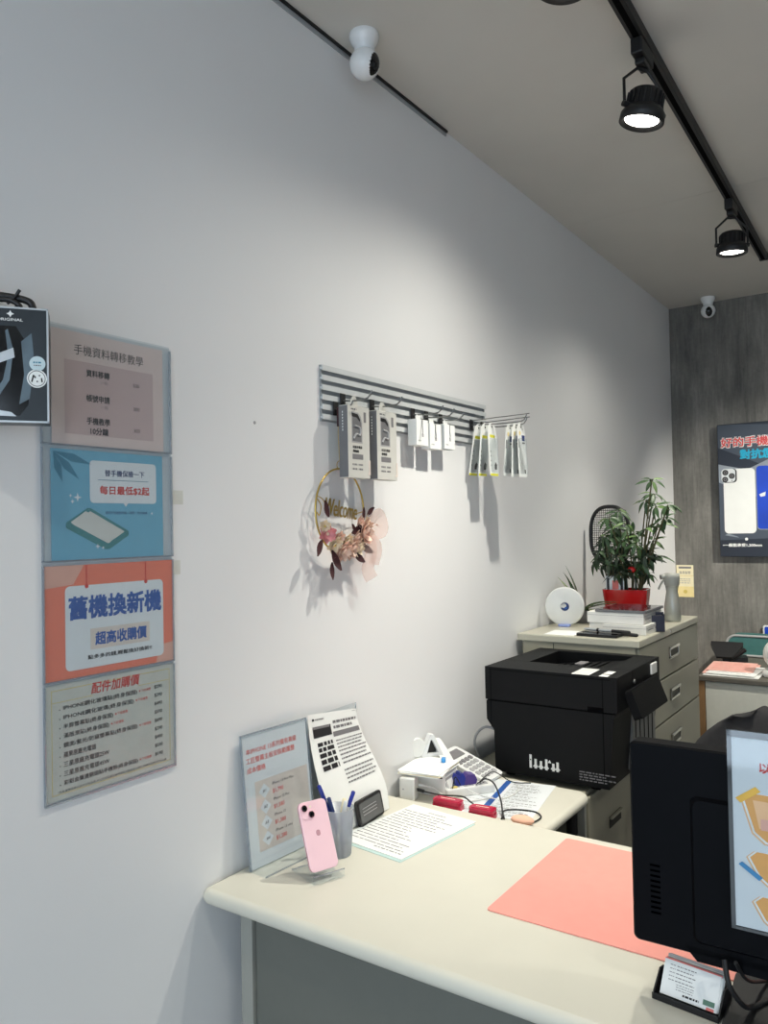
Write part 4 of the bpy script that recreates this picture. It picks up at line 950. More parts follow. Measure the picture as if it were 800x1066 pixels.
# ------------------------------------------------------------------ tall drawer cabinet
CX0, CX1, CY0, CY1, CZ = .030, .477, 2.795, 3.65, 1.10
t = thing('filing_cabinet', 'tall putty coloured steel filing cabinet behind the printer', 'cabinet', (.25, 3.22, 0))
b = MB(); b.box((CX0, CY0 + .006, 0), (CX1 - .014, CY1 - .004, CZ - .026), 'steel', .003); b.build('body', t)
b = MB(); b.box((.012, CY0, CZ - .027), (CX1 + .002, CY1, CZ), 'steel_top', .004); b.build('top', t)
b = MB(); b.box((.155, CY0 + .0045, .70), (.1575, CY0 + .007, CZ - .03), 'groove'); b.build('seam', t)
for z0, z1 in ((.06, .418), (.424, .752), (.758, .915), (.921, 1.070)):
    d_ = MB().box((CX1 - .014, CY0 + .010, z0), (CX1, CY1 - .008, z1), 'steel', .003).build('drawer', t)
    zc = {.921: 1.005, .758: .843, .424: .668, .06: .33}[z0]
    b = MB(); F = frame((CX1, 3.240, zc), (0, 1, 0), (0, 0, 1)); b.prism(rr(-.062, -.020, .062, .020, .004), .0, .0012, 'recess_shade', F)
    for a, c in (((-.066, .012, 0), (.066, .024, .009)), ((-.066, -.024, 0), (.066, -.014, .006)), ((-.066, -.022, 0), (-.058, .022, .006)), ((.058, -.022, 0), (.066, .022, .006))): b.box(a, c, 'chrome', .002, F)
    b.build('handle', d_, label='chrome recessed handle')
MB().lathe([(.007, 0), (.007, .003), (.005, .0035)], 'chrome', frame((CX1 + .002, 3.20, CZ - .013), (0, 1, 0), (0, 0, 1)), 16).build('lock', t)

# white round disc
n = V((1.23, -3.0, .12)).normalized(); c = V((.098, 3.065, CZ + .081)); T = frame(c, (-n.y, n.x, 0), (0, 0, 1)) ; T = frame(c, V((0, 0, 1)).cross(n), n.cross(V((0, 0, 1)).cross(n)))
t = thing('round_router', 'white round disc with a blue swirl emblem on the filing cabinet', 'router', (.098, 3.065, CZ))
MB().lathe([(.001, -.026), (.066, -.026), (.077, -.020), (.079, -.008), (.077, 0), (.072, .0025), (.001, .003)], 'white', T, 56, caps=False).build('disc', t)
b = MB(); z = .0038; b.disc(0, 0, .018, 'inklight', T, z); b.disc(.001, -.001, .0165, 'navy', T, z + .0003); b.disc(-.003, .003, .009, 'white', T, z + .0006); b.poly([(-.016, .004), (-.004, .012), (.006, .006), (-.006, .0), (-.014, -.006)], 'white', T, z + .0006); b.disc(.004, -.006, .005, 'inkblue', T, z + .0007); b.build('emblem', t, label='blue and white swirl emblem')
b = MB(); b.box((.075, 3.045, CZ + .0004), (.120, 3.075, CZ + .010), mat('pale_blue_reflection', (150, 168, 230), .3), .003); b.build('foot', t, label='pale blue reflection under the disc')  # blue reflection given as a small coloured block

# boxes, tablet, cup, pens on the cabinet
def carton(name, a, c, m, label, bands):
    t = thing(name, label, 'box', ((a[0] + c[0]) / 2, (a[1] + c[1]) / 2, a[2]), 0, None); MB().box(a, c, m, .0015).build('box', t)
    b = MB(); z = c[2] - .012; b.box((a[0] - .0005, a[1] - .0005, z), (c[0] + .0005, c[1] + .0005, z + .0012), 'inklight'); b.build('lid_seam', t)
    if bands: b = MB(); F = frame((c[0] + .0006, a[1], a[2]), (0, 1, 0), (0, 0, 1)); b.bars(.02, .09, .018, .004, 'inkgrey', F, 0, word=.012); b.disc(.12, .018, .005, 'inkgrey', F, 0, 10); b.build('printed_lettering', t)
carton('flat_box', (.300, 2.935, CZ), (.462, 3.150, CZ + .036), 'whitebox', 'lower white flat box on the filing cabinet', True)
carton('flat_box', (.232, 2.955, CZ + .0364), (.448, 3.190, CZ + .078), 'whitebox', 'upper white flat box under the dark tablet on the filing cabinet', True)
MB().box((.238, 2.96, CZ), (.296, 3.16, CZ + .0355), 'whitebox', .001).build('flat_box', loc=(.267, 3.06, CZ), label='narrow white box propping the upper flat box on the filing cabinet', cat='box')
t = thing('tablet', 'dark grey tablet on the topmost flat box', 'tablet', (.36, 3.06, CZ + .079)); b = MB(); F = Matrix.Translation((.262, 2.952, CZ + .0785)); b.prism(rr(0, 0, .195, .245, .010), 0, .009, 'greybox', F); b.build('body', t); b = MB(); b.prism(rr(.006, .006, .189, .239, .006), .009, .0095, 'blackgloss', F); b.build('screen', t)
t = thing('card_holder', 'dark navy open box at the cabinet edge beside the flat boxes', 'holder', (.475 - .02, 3.12, CZ)); b = MB(); x0, x1, y0, y1, z1 = .385 + .055, .385 + .088, 3.0, 3.10, CZ + .072
x0, x1, y0, y1 = .4665 - .0, .4715, 3.03, 3.13
NV_ = mat('dark_navy_plastic', (30, 32, 52), .4)
for a, c in (((.464, 3.02, CZ), (.470, 3.12, CZ + .068)), ((.470, 3.02, CZ), (.4745, 3.025, CZ + .068))): pass
o_ = V((.452, 3.085, CZ)); F = Matrix.Translation(o_) @ Matrix.Rotation(.35, 4, 'Z')
hw, hd = .034, .026
for a, c in (((-hw, -hd, 0), (hw, -hd + .003, .062)), ((-hw, hd - .003, 0), (hw, hd, .070)), ((-hw, -hd, 0), (-hw + .003, hd, .066)), ((hw - .003, -hd, 0), (hw, hd, .066)), ((-hw, -hd, 0), (hw, hd, .004))): b.box(a, c, NV_, .001, F)
b.build('tray', t); b = MB(); b.box((-hw + .005, -.006, .004), (hw - .005, .004, .060), 'ink', .0005, F); b.build('divider', t)
def stick(p0, p1, m, m2, label):
    p0 = V(p0); p1 = V(p1); d = (p1 - p0).normalized(); L = (p1 - p0).length; F = frame(p0, d.orthogonal(), d.cross(d.orthogonal())); t = thing('pen', label, 'pen', tuple(p0), 0, 'pens on the filing cabinet')
    MB().lathe([(.002, 0), (.0055, .012), (.0055, L * .62)], m, F, 14).build('barrel', t); MB().lathe([(.0065, L * .62), (.0065, L - .004), (.004, L)], m2, F, 14).build('cap', t)
    MB().lathe([(.0068, L * .30), (.0068, L * .34)], 'black', F, 14).build('ring', t)
stick((.238, 2.900, CZ + .018), (.425, 2.866, CZ + .018), 'silver', 'blackmatte', 'silver and black pen lying across the dark slab')
stick((.250, 2.924, CZ + .006), (.445, 2.892, CZ + .006), 'silver', 'blackmatte', 'silver and black pen lying behind the dark slab')
t = thing('phone_slab', 'flat dark device lying on the filing cabinet edge', 'device', (.31, 2.86, CZ)); b = MB(); F = Matrix.Translation((.235, 2.822, CZ + .0005)) @ Matrix.Rotation(-.04, 4, 'Z'); b.prism(rr(0, 0, .155, .075, .010), 0, .010, 'black', F); b.build('body', t); b = MB(); b.prism(rr(.004, .004, .151, .071, .008), .010, .0104, 'blackgloss', F); b.build('screen', t)
flat_sheet('paper_sheet', (.115, 2.808), V((.995, .06, 0)), .116, .13, 'paper', 'white paper sheet on the filing cabinet next to the dark device', 'paper', teal_lines, CZ + .0004, .0012)
# racket
c = V((.128, 3.545, 1.462)); T = frame(c, (.97, -.24, 0), (.02, -.0, 1)); t = thing('mosquito_racket', 'black electric mosquito racket leaning on the wall behind the plant', 'racket', (.122, 3.53, CZ))
ov = lambda k, n, a, h_: (a * math.copysign(abs(math.cos(2 * PI * k / n)) ** .8, math.cos(2 * PI * k / n)), h_ * math.copysign(abs(math.sin(2 * PI * k / n)) ** .8, math.sin(2 * PI * k / n)), 0)
MB().tube([ov(k, 48, .100, .130) for k in range(49)], .0085, 'black', 10, T, caps=False).build('rim', t)
b = MB()
for k in range(-9, 10):
    x = k * .0098; yy = .126 * max(0, 1 - abs(x / .098) ** 2.5) ** .4; b.tube([(x, -yy, 0), (x, yy, 0)], .0012, 'mesh', 4, T)
for k in range(-12, 13):
    y = k * .0102; xx = .096 * max(0, 1 - abs(y / .128) ** 2.5) ** .4; b.tube([(-xx, y, 0), (xx, y, 0)], .0012, 'mesh', 4, T)
for k in range(5): b.tube([(-.085 + k * .016, -.06 + k * .022, .004), (-.02 + k * .014, -.03 + k * .026, .004)], .0022, 'black', 6, T)
b.build('mesh', t, kind=None)
b = MB(); b.tube([(0, -.128, 0), (0, -.165, 0), (-.002, -.20, 0), (-.003, -.360, 0)], .015, 'black', 14, T, rs=[.022, .017, .014, .017]); b.build('handle', t)
# spray bottle
c = V((.432, 3.415, CZ)); t = thing('spray_bottle', 'grey translucent spray bottle at the far end of the filing cabinet', 'spray bottle', tuple(c)); T = Matrix.Translation(c)
MB().lathe([(.001, .001), (.030, .001), (.033, .008), (.033, .06), (.027, .10), (.023, .125), (.026, .145), (.027, .15)], 'bottle', T, 28, caps=False).build('bottle', t)
b = MB(); HG = mat('grey_spray_head', (168, 168, 160), .45); b.lathe([(.027, .148), (.030, .155), (.032, .185), (.030, .200), (.001, .202)], HG, T, 28); b.build('spray_head', t)
hd = t.children[-1]
d_ = V((-.78, -.62, 0)).normalized(); b = MB(); b.tube([c + V((0, 0, .188)) + d_ * .02, c + V((0, 0, .186)) + d_ * .048], .011, HG, 10); b.build('nozzle', hd)
b = MB(); b.tube([c + V((0, 0, .178)) + d_ * .03, c + V((0, 0, .160)) + d_ * .045, c + V((0, 0, .135)) + d_ * .058], .0045, HG, 8, sm=4); b.build('trigger', hd)

# ------------------------------------------------------------------ potted plant
pc = V((.245, 3.40, CZ)); rq = random.Random(11)
t = thing('potted_plant', 'bushy umbrella plant in a red pot on the filing cabinet', 'potted plant', tuple(pc))
b = MB(); PT = Matrix.Translation(pc) @ Matrix.Rotation(.12, 4, 'Z')
for (sx, sy, z0, sx2, sy2, z1) in ((.078, .052, 0, .090, .062, .10), (.090, .062, .10, .093, .065, .132)):
    A_ = rr(-sx, -sy, sx, sy, .022); B_ = rr(-sx2, -sy2, sx2, sy2, .024); n = len(A_)
    b.add([(x, y, z0) for x, y in A_] + [(x, y, z1) for x, y in B_], [[i, (i + 1) % n, n + (i + 1) % n, n + i] for i in range(n)], 'red', PT, True)
b.poly(rr(-.078, -.052, .078, .052, .022)[::-1], 'red', PT, 0)
A_ = rr(-.093, -.065, .093, .065, .024); B_ = rr(-.086, -.058, .086, .058, .020); C_ = rr(-.084, -.056, .084, .056, .020); n = len(A_)
b.add([(x, y, .132) for x, y in A_] + [(x, y, .132) for x, y in B_] + [(x, y, .11) for x, y in C_], [[i, (i + 1) % n, n + (i + 1) % n, n + i] for i in range(n)] + [[n + i, n + (i + 1) % n, 2 * n + (i + 1) % n, 2 * n + i] for i in range(n)], 'red', PT, True); b.build('pot', t)
MB().poly(rr(-.085, -.057, .085, .057, .020), 'soil', PT, .112).build('soil', t)
nodes = [(.389, 3.314, 1.69), (.36, 3.443, 1.638), (.331, 3.427, 1.61), (.447, 3.336, 1.585), (.384, 3.379, 1.583), (.42, 3.371, 1.534), (.386, 3.407, 1.511), (.208, 3.432, 1.569), (.207, 3.307, 1.539), (.283, 3.295, 1.513), (.185, 3.44, 1.48), (.171, 3.368, 1.461), (.274, 3.427, 1.471), (.368, 3.29, 1.492), (.245, 3.37, 1.439), (.173, 3.42, 1.409), (.314, 3.331, 1.428), (.345, 3.46, 1.437), (.122, 3.452, 1.37), (.247, 3.296, 1.377), (.312, 3.295, 1.377), (.348, 3.387, 1.365), (.368, 3.459, 1.371), (.324, 3.359, 1.346), (.194, 3.329, 1.338), (.268, 3.366, 1.329), (.25, 3.295, 1.308)]
bs = [V((.20, 3.39, 1.21)), V((.235, 3.42, 1.21)), V((.27, 3.40, 1.21)), V((.30, 3.41, 1.21)), V((.18, 3.42, 1.21))]
stems = MB(); fol = MB()
def leaflet(mb, T, L, w, m, droop):
    n = 6; vs = []; fs = []
    for i in range(n + 1):
        s = i / n; ww = w * (math.sin(PI * s ** .8) ** .9 if 0 < s < 1 else .02) / 2; z = -droop * L * s * s
        vs += [(-ww, L * s, z + ww * .35), (0, L * s, z), (ww, L * s, z + ww * .35)]
    for i in range(n):
        for k in (0, 1): fs.append([i * 3 + k, i * 3 + k + 1, (i + 1) * 3 + k + 1, (i + 1) * 3 + k])
    mb.add(vs, fs, m, T, True)
for i, p in enumerate(nodes):
    p = V(p); base = min(bs, key=lambda q: abs(q.x - (p.x * .6 + .1))); lo = base.lerp(p, .45) + V((rq.uniform(-.01, .01), rq.uniform(-.02, .02), .02))
    stems.tube([base - V((0, 0, .005)), lo, p], .003, 'stem', 6, sm=4, rs=None)
    nl = rq.choice((6, 7, 8)) ; L0 = rq.uniform(.050, .072); up = V((rq.uniform(-.5, .5), rq.uniform(-.9, .1), 1)).normalized(); F = frame(p, up.orthogonal(), up.cross(up.orthogonal())); ph = rq.uniform(0, 6)
    for k in range(nl):
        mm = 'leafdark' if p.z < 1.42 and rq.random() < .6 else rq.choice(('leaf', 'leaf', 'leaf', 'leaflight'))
        leaflet(fol, F @ Matrix.Rotation(ph + 2 * PI * k / nl, 4, 'Z') @ Matrix.Translation((0, .008, 0)) @ Matrix.Rotation(rq.uniform(-.75, .15), 4, 'X'), L0 * rq.uniform(.75, 1.1), L0 * .27, mm, rq.uniform(.1, .5))
for k in range(46):   # extra low foliage between the stems
    p = V((rq.uniform(.12, .35), rq.uniform(3.33, 3.46), rq.uniform(1.29, 1.50))); up = V((rq.uniform(-1, 1), rq.uniform(-1, .3), 1)).normalized(); F = frame(p, up.orthogonal(), up.cross(up.orthogonal()))
    if p.x > .27 and p.z > 1.42: continue
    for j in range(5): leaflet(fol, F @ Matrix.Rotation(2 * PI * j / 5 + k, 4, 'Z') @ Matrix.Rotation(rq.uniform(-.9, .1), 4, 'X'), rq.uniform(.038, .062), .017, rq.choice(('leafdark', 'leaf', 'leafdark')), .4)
for k in range(7):
    q = bs[k % 5] + V((rq.uniform(-.02, .02), rq.uniform(-.03, .02), 0)); stems.tube([q, q + V((rq.uniform(-.02, .02), rq.uniform(-.02, .02), .14))], .0045, 'leafdark', 6)
stems.build('stems', t); fol.build('foliage', t)
b = MB(); F = frame((.290, 3.335, 1.318), (.9, .3, 0), (0, 0, 1)); b.sphere((0, 0, 0), .017, 'red', F, (1, .8, .6), 12, 8); b.tube([(0, -.01, 0), (0, -.10, -.03)], .0012, 'stem', 5, F); b.build('red_ornament', t, label='small red ornament on a stick')
b = MB(); F = frame((.178, 3.335, 1.215), (.95, .3, 0), (0, 0, 1)); b.box((0, .0, 0), (.075, .075, .001), 'papergrey', 0, F); b.rect(.026, .018, .052, .056, 'inkrose', F, .0014); b.rect(.004, .01, .014, .066, 'ink', F, .0014); b.rect(.060, .01, .070, .066, 'ink', F, .0014); b.tube([(.037, 0, 0), (.037, -.03, 0)], .0015, 'stem', 5, F); b.build('plant_card', t, label='printed card stuck in the pot')
# small second plant behind the disc
pc2 = V((.110, 3.22, CZ)); t = thing('small_potted_plant', 'small striped leaf plant in a grey pot behind the white disc', 'potted plant', tuple(pc2)); MB().lathe([(.001, 0), (.036, 0), (.046, .055), (.043, .055), (.040, .048), (.001, .046)], 'greybox', Matrix.Translation(pc2), 24, caps=False).build('pot', t)
b = MB()
for k, (q, e, L) in enumerate(((-1.2, .5, .15), (-1.6, .25, .17), (-.8, .7, .14), (-2.2, .3, .13), (2.4, 1.25, .19), (1.8, 1.38, .205), (1.5, 1.05, .18), (2.0, .95, .15), (-.3, .4, .12), (-1.4, .75, .14), (2.9, 1.1, .16), (.6, .8, .12))):
    F = Matrix.Translation(pc2 + V((0, 0, .045))) @ Matrix.Rotation(q, 4, 'Z') @ Matrix.Rotation(e, 4, 'X'); dr = .28 if e < .6 else (.5 if e < 1 else .12); leaflet(b, F, L, .028, 'leaflight' if k % 3 == 0 else 'leaf', dr); leaflet(b, F @ Matrix.Translation((0, .002, .0015)), L * .92, .007, 'petalcream', dr)
b.build('foliage', t)
# cream notice on the grey wall
T = frame((.005, YB - .001, 1.045), (1, 0, 0), (0, 0, 1)); b = MB(); b.box((0, 0, 0), (.103, .200, .0006), 'cream', 0, T)
b.rect(0, 0, .103, .066, 'creamy', T, .0010); b.rect(0, .132, .103, .134, 'gold', T, .0010); b.rect(.014, .178, .090, .190, 'inkgrey', T, .0010)
for y in (.158, .148): b.bars(.018, .086, y, .005, 'inkgrey', T, .0012, word=.014)
for y in (.112, .100, .088): b.bars(.020, .084, y, .004, 'inklight', T, .0012, word=.012)
b.disc(.052, .034, .012, 'gold', T, .0013, 16); b.build('wall_notice', loc=(.056, YB, 1.145), label='small cream notice on the grey wall beside the corner', cat='notice')

# ------------------------------------------------------------------ poster on the grey wall
px0, pz0, pw, ph = .278, 1.300, .560, .800; T = frame((px0, YB - .026, pz0), (1, 0, 0), (0, 0, 1)); t = thing('phone_case_poster', 'dark slate poster showing a white and a blue phone on the grey wall', 'poster', (px0 + pw / 2, YB, pz0))
MB().box((0, 0, 0), (pw, ph, .024), 'posterdark', .003, T).build('backing_panel', t)
b = MB(); z = .0243; b.rect(.004, .004, pw - .004, ph - .004, 'poster', T, z)
b.poly([(.004, .004), (pw - .004, .004), (pw - .004, .12), (.004, .10)], 'posterdark', T, z + .0003); b.poly([(.004, .55), (.30, .44), (.30, .52), (.004, .66)], 'posterdark', T, z + .0003)
b.poly([(.004, .45), (.25, .34), (.40, .46), (.004, .56)], 'posterlight', T, z + .0005); b.poly([(.16, .52), (pw - .004, .70), (pw - .004, .56), (.24, .48)], 'posterlight', T, z + .0004); b.poly([(.10, ph - .004), (pw - .004, ph - .004), (pw - .004, .76)], 'posterdark', T, z + .0003)
b.text('好的手機殼', .022, .688, 'paper', T, z + .0008, h=.060, w=.330, al='l', bold=.055); b.text('好的手機殼', .022, .688, 'pred', T, z + .0012, h=.055, w=.326, al='l', bold=.02)
b.text('對抗您的摔落', .128, .612, 'pcyan', T, z + .0010, h=.056, w=.36, al='l', bold=.035)
b.poly(rr(.030, .140, .206, .528, .024), 'paper', T, z + .0012); b.poly(rr(.023, .446, .106, .530, .020), 'ink', T, z + .0014); b.poly(rr(.019, .450, .098, .530, .020), 'papergrey', T, z + .0016)
for x, y in ((.042, .508), (.040, .466), (.078, .486)): b.disc(x, y, .017, 'ink', T, z + .0019); b.disc(x, y, .010, 'inkgrey', T, z + .0021); b.disc(x, y, .005, 'ink', T, z + .0023)
b.disc(.078, .458, .004, 'inkgrey', T, z + .0019, 10)
b.poly(rr(.210, .160, .296, .545, .020), 'posterlight', T, z + .0009); b.poly(rr(.214, .165, .288, .538, .018), 'pblue', T, z + .0013); b.poly([(.226, .37), (.262, .385), (.258, .36), (.234, .355)], 'papergrey', T, z + .0016); b.disc(.150, .106, .009, 'paper', T, z + .0012, 16)
b.poly([(.03, .13), (.11, .115), (.10, .122), (.05, .14)], 'posterlight', T, z + .0012); b.poly(rr(.330, .14, .52, .53, .024), 'posterlight', T, z + .0010); b.disc(.312, .40, .018, 'paper', T, z + .0012)
b.text('•一般能承受1,200mm', .018, .070, 'paper', T, z + .0008, h=.020, w=.215, al='l', bold=.03); b.text('•軍規防摔', .300, .070, 'paper', T, z + .0008, h=.020, al='l', bold=.03); b.build('printed_face', t)

# ------------------------------------------------------------------ desk at the back wall
t = thing('back_desk', 'white fronted desk with a brown edge against the grey wall', 'desk', (1.0, 4.6, 0))
MB().box((.340, 4.185, .715), (1.7, 5.10, .738), mat('dark_desk_top', (96, 92, 84), .45), .003).build('desktop', t)
MB().box((.376, 4.200, .10), (1.69, 4.218, .712), mat('white_board', (206, 206, 196), .7, var=.03), .002).build('front_panel', t)
MB().box((.344, 4.196, 0), (.374, 5.09, .714), 'brown', .002).build('side_panel', t, label='brown wooden edge panel')
t = thing('newspaper_pile', 'loose pile of pink and white papers on the back desk', 'papers', (.47, 4.42, .7385))
for k, (x0, y0, w_, h_, q, m) in enumerate(((.36, 4.215, .26, .30, .02, 'paper'), (.35, 4.25, .24, .34, .06, 'paperpink'), (.37, 4.235, .23, .28, -.05, 'paper'), (.36, 4.30, .22, .28, .08, 'paperpink'))):
    F = Matrix.Translation((x0, y0, .7387 + k * .004)) @ Matrix.Rotation(q, 4, 'Z'); b = MB(); b.box((0, 0, 0), (w_, h_, .0035), m, .001, F)
    for j in range(6): b.bars(.02, w_ - .03, .04 + j * .035, .006, 'inklight' if m == 'paper' else 'inkrose', F, .0038, word=.03)
    b.build('paper_sheet', t)
t = thing('desk_scanner', 'black angular device on the back desk beside the papers', 'device', (.33 + .08, 4.72, .738)); b = MB(); F = frame((.365, 4.66, .742), (.97, .25, 0), (-.25, .97, 0)); b.prism(rr(0, 0, .13, .12, .01), 0, .022, 'black', F); b.build('base', t)
b = MB(); F2 = frame((.300, 4.68, .795), (.97, .10, 0), (0, .55, .40)); b.prism([(.035, -.06), (.115, -.06), (.165, .03), (.165, .06), (0, .06), (0, .03)], 0, .014, 'blackmatte', F2); b.build('lid', t)
b = MB(); b.tube([(.40, 4.66, .752), (.43, 4.66, .770), (.485, 4.66, .815)], .012, 'blackmatte', 8); b.tube([(.37, 4.70, .76), (.365, 4.71, .80)], .014, 'blackmatte', 8); b.build('arm', t)
t = thing('storage_cushion', 'long teal cushion with a pale rim on the back desk', 'cushion', (.60, 4.92, .738)); F = frame((.285, 4.90, .742), (1, 0, 0), (0, 0, 1)); F = frame((.345, 4.88, .7465), (1, .03, 0), (0, 0, 1)); P = rr(0, 0, .56, .112, .052, 8)
b = MB(); b.prism(P, -.14, .0, 'teal', F, True); b.build('pad', t); b = MB(); b.tube([(x, y, .0) for x, y in P] + [(P[0][0], P[0][1], 0)], .007, 'inklight', 8, F, caps=False); b.build('piping', t)
t = thing('desk_fan', 'white rounded device cut off by the right edge on the back desk', 'device', (.71, 4.36, .738)); b = MB(); b.lathe([(.001, .738), (.075, .738), (.080, .745), (.080, .765), (.070, .775)], 'white', Matrix.Translation((.700, 4.34, 0)), 32); b.build('base', t); b = MB(); b.sphere((.702, 4.34, .850), .078, 'white', I4, (1, 1, 1), 28, 18); b.build('dome', t); b = MB(); b.tube([(.702, 4.34, .770), (.702, 4.34, .80)], .03, 'inklight', 16); b.build('neck', t)
T = frame((.498, YB - .012, .830), (1, 0, 0), (0, 0, 1)); t = thing('blue_plate', 'small blue plate with a white rim on the grey wall above the teal cushion', 'plate', (.56, YB, .83)); MB().prism(rr(0, 0, .13, .065, .012), 0, .010, 'white', T).build('rim', t); b = MB(); b.prism(rr(.009, .009, .121, .056, .008), .010, .0106, 'pblue', T); b.build('face', t)

# ------------------------------------------------------------------ office chair
cc = V((.905, 2.42, 0)); t = thing('office_chair', 'dark grey fabric office chair behind the monitor', 'chair', tuple(cc))
b = MB(); NU, NV = 18, 14; fr = []; bk = []
def back_pt(i, j, off):
    a = -1 + 2 * i / NU; z = .56 + .395 * j / NV; s = j / NV; wd = .215 * (1 - max(0, (s - .45) / .55) ** 2.4 * .84); x = a * wd
    return V((x, .11 + .06 * (1 - a * a) * .6 + .05 * s + off * (1 - .75 * max(abs(a) ** 6, s ** 8)), z + (-.030 * a * a if j == NV else 0)))
for off in (-.032, .032): (fr if off < 0 else bk).extend([cc + back_pt(i, j, off) for j in range(NV + 1) for i in range(NU + 1)])
n = len(fr); q = lambda i, j: j * (NU + 1) + i; fs = []
for j in range(NV):
    for i in range(NU): fs += [[q(i, j), q(i + 1, j), q(i + 1, j + 1), q(i, j + 1)], [n + q(i, j), n + q(i, j + 1), n + q(i + 1, j + 1), n + q(i + 1, j)]]
for i in range(NU): fs += [[q(i, NV), q(i + 1, NV), n + q(i + 1, NV), n + q(i, NV)], [q(i, 0), n + q(i, 0), n + q(i + 1, 0), q(i + 1, 0)]]
for j in range(NV): fs += [[q(0, j), q(0, j + 1), n + q(0, j + 1), n + q(0, j)], [q(NU, j), n + q(NU, j), n + q(NU, j + 1), q(NU, j + 1)]]
b.add(fr + bk, fs, 'chair', smooth=True); b.build('backrest', t)
b = MB(); b.prism(rr(-.24, -.24, .24, .22, .09), .45, .53, 'chair', Matrix.Translation(cc), True); b.build('seat', t)
for s in (-1, 1):
    b = MB(); b.tube([cc + V((s * .20, .05, .47)), cc + V((s * .265, .05, .50)), cc + V((s * .27, .02, .70))], .013, 'black', 10, sm=4); b.build('arm_post', t)
    b = MB(); b.sphere(cc + V((s * .27, -.02, .715)), 1, 'chairlite', I4, (.042, .12, .018)); b.build('armrest', t, label='grey padded armrest') 
b = MB(); b.box(cc + V((-.035, .10, .40)), cc + V((.035, .16, .62)), 'black', .01); b.build('back_support', t)
b = MB(); b.tube([cc + V((0, 0, .10)), cc + V((0, 0, .45))], .028, 'black', 16); b.build('gas_lift', t)
for k in range(5):
    a = 2 * PI * k / 5 + .3; e = cc + V((.27 * math.cos(a), .27 * math.sin(a), .075)); b = MB(); b.tube([cc + V((0, 0, .11)), e], (.026, .016), 'black', 10); b.build('leg', t)
    b = MB(); ax_ = V((-math.sin(a), math.cos(a), 0)); b.tube([e + V((0, 0, -.05)) - ax_ * .022, e + V((0, 0, -.05)) + ax_ * .022], .0245, 'blackmatte', 18); b.tube([e + V((0, 0, -.05)), e], .008, 'black', 8); b.build('caster', t)

# ------------------------------------------------------------------ monitor seen from behind
mr = math.radians(1.5); mo = V((.9065, 1.318, .826)); T = frame(mo, (math.cos(mr), math.sin(mr), 0), (0, 0, 1)); mw, mh = .545, .327
t = thing('monitor', 'black computer monitor seen from behind on the reception desk', 'monitor', (1.178, 1.36, DZ))
b = MB(); P = rr(0, 0, mw, mh, .010); b.prism(P, -.034, -.003, 'mon', T, True)
Pi = rr(.003, .003, mw - .003, mh - .003, .009); n = len(P); b.add([(x, y, -.003) for x, y in P] + [(x, y, 0) for x, y in Pi], [[i, (i + 1) % n, n + (i + 1) % n, n + i] for i in range(n)] + [list(range(n, 2 * n))], 'mon', T); b.build('housing', t)
b = MB(); b.rect(.006, .012, mw - .006, mh - .006, mat('screen_off', (12, 13, 16), .15), T @ Matrix.Translation((0, 0, -.0345)), 0); b.build('screen', t)
b = MB()
A_ = rr(.095, .020, mw - .095, mh - .075, .012); B_ = rr(.100, .025, mw - .100, mh - .080, .012); n = len(A_)
b.add([(x, y, 0) for x, y in A_] + [(x, y, .006) for x, y in B_], [[i, (i + 1) % n, n + (i + 1) % n, n + i] for i in range(n)] + [list(range(n, 2 * n))], 'mon', T); b.build('rear_hump', t)
b = MB()
for k in range(10): b.rect(.030, .050 + k * .0085, .046, .0535 + k * .0085, 'vent', T, .0004)
b.build('vent', t)
b = MB(); b.prism([(.10, -.010), (.44, -.010), (.46, .012), (.08, .012)], -.026, .0, 'mon', T); b.build('lower_chin', t)
b = MB(); F = T @ Matrix.Translation((mw / 2, 0, 0)); b.box((-.035, -.078, .010), (.035, .13, .034), 'mon', .006, F); b.build('stand_neck', t)
b = MB(); F = frame((1.055, 1.225, DZ + .0004), (.985, .05, 0), (-.05, .985, 0)); F = Matrix(((1, -.06, 0, 1.052), (.05, 1, 0, 1.232), (0, 0, 1, DZ + .0008), (0, 0, 0, 1))); b.prism(rr(0, 0, .245, .215, .012), 0, .012, 'black', F); b.build('stand_base', t)
# sign on the monitor
sT = frame((1.0735, 1.283, .908), (math.cos(.03), math.sin(.03), 0), (0, -.0, 1)); sw, sh = .222, .282
t = thing('monitor_sign', 'white sign sheet with amber panels in a clear sleeve on the monitor back', 'sign', (1.17, 1.28, .89))
b = MB(); b.box((-.006, -.005, -.0022), (sw + .006, sh + .010, -.0008), 'acr', 0, sT); b.box((-.006, -.005, .0012), (sw + .006, sh + .010, .0022), 'acr', 0, sT)
GE = clear('grey_sleeve_edge', tint=(150, 155, 160), gloss=.1, milk=.5, milkcol=(128, 134, 138))
for a, c in (((-.006, -.005, -.0024), (.0, sh + .010, .0024)), ((sw, -.005, -.0024), (sw + .006, sh + .010, .0024)), ((-.006, sh, -.0024), (sw + .006, sh + .010, .0024)), ((-.006, -.005, -.0024), (sw + .006, -.001, .0024))): b.box(a, c, GE, 0, sT)
b.box((.05, .10, -.018), (.17, .18, -.0024), 'blackmatte', .002, sT); b.build('sleeve', t)
b = MB(); sheet(b, sT, sw, sh, 'papergrey', .0006); z = .001; F = sT @ Matrix.Translation((-.014, 0, 0)) @ Matrix.Diagonal((1, .928, 1, 1))
b.text('以下服務請洽櫃台', .052, .259, 'inkred', F, z, h=.0165, al='l', bold=.02)
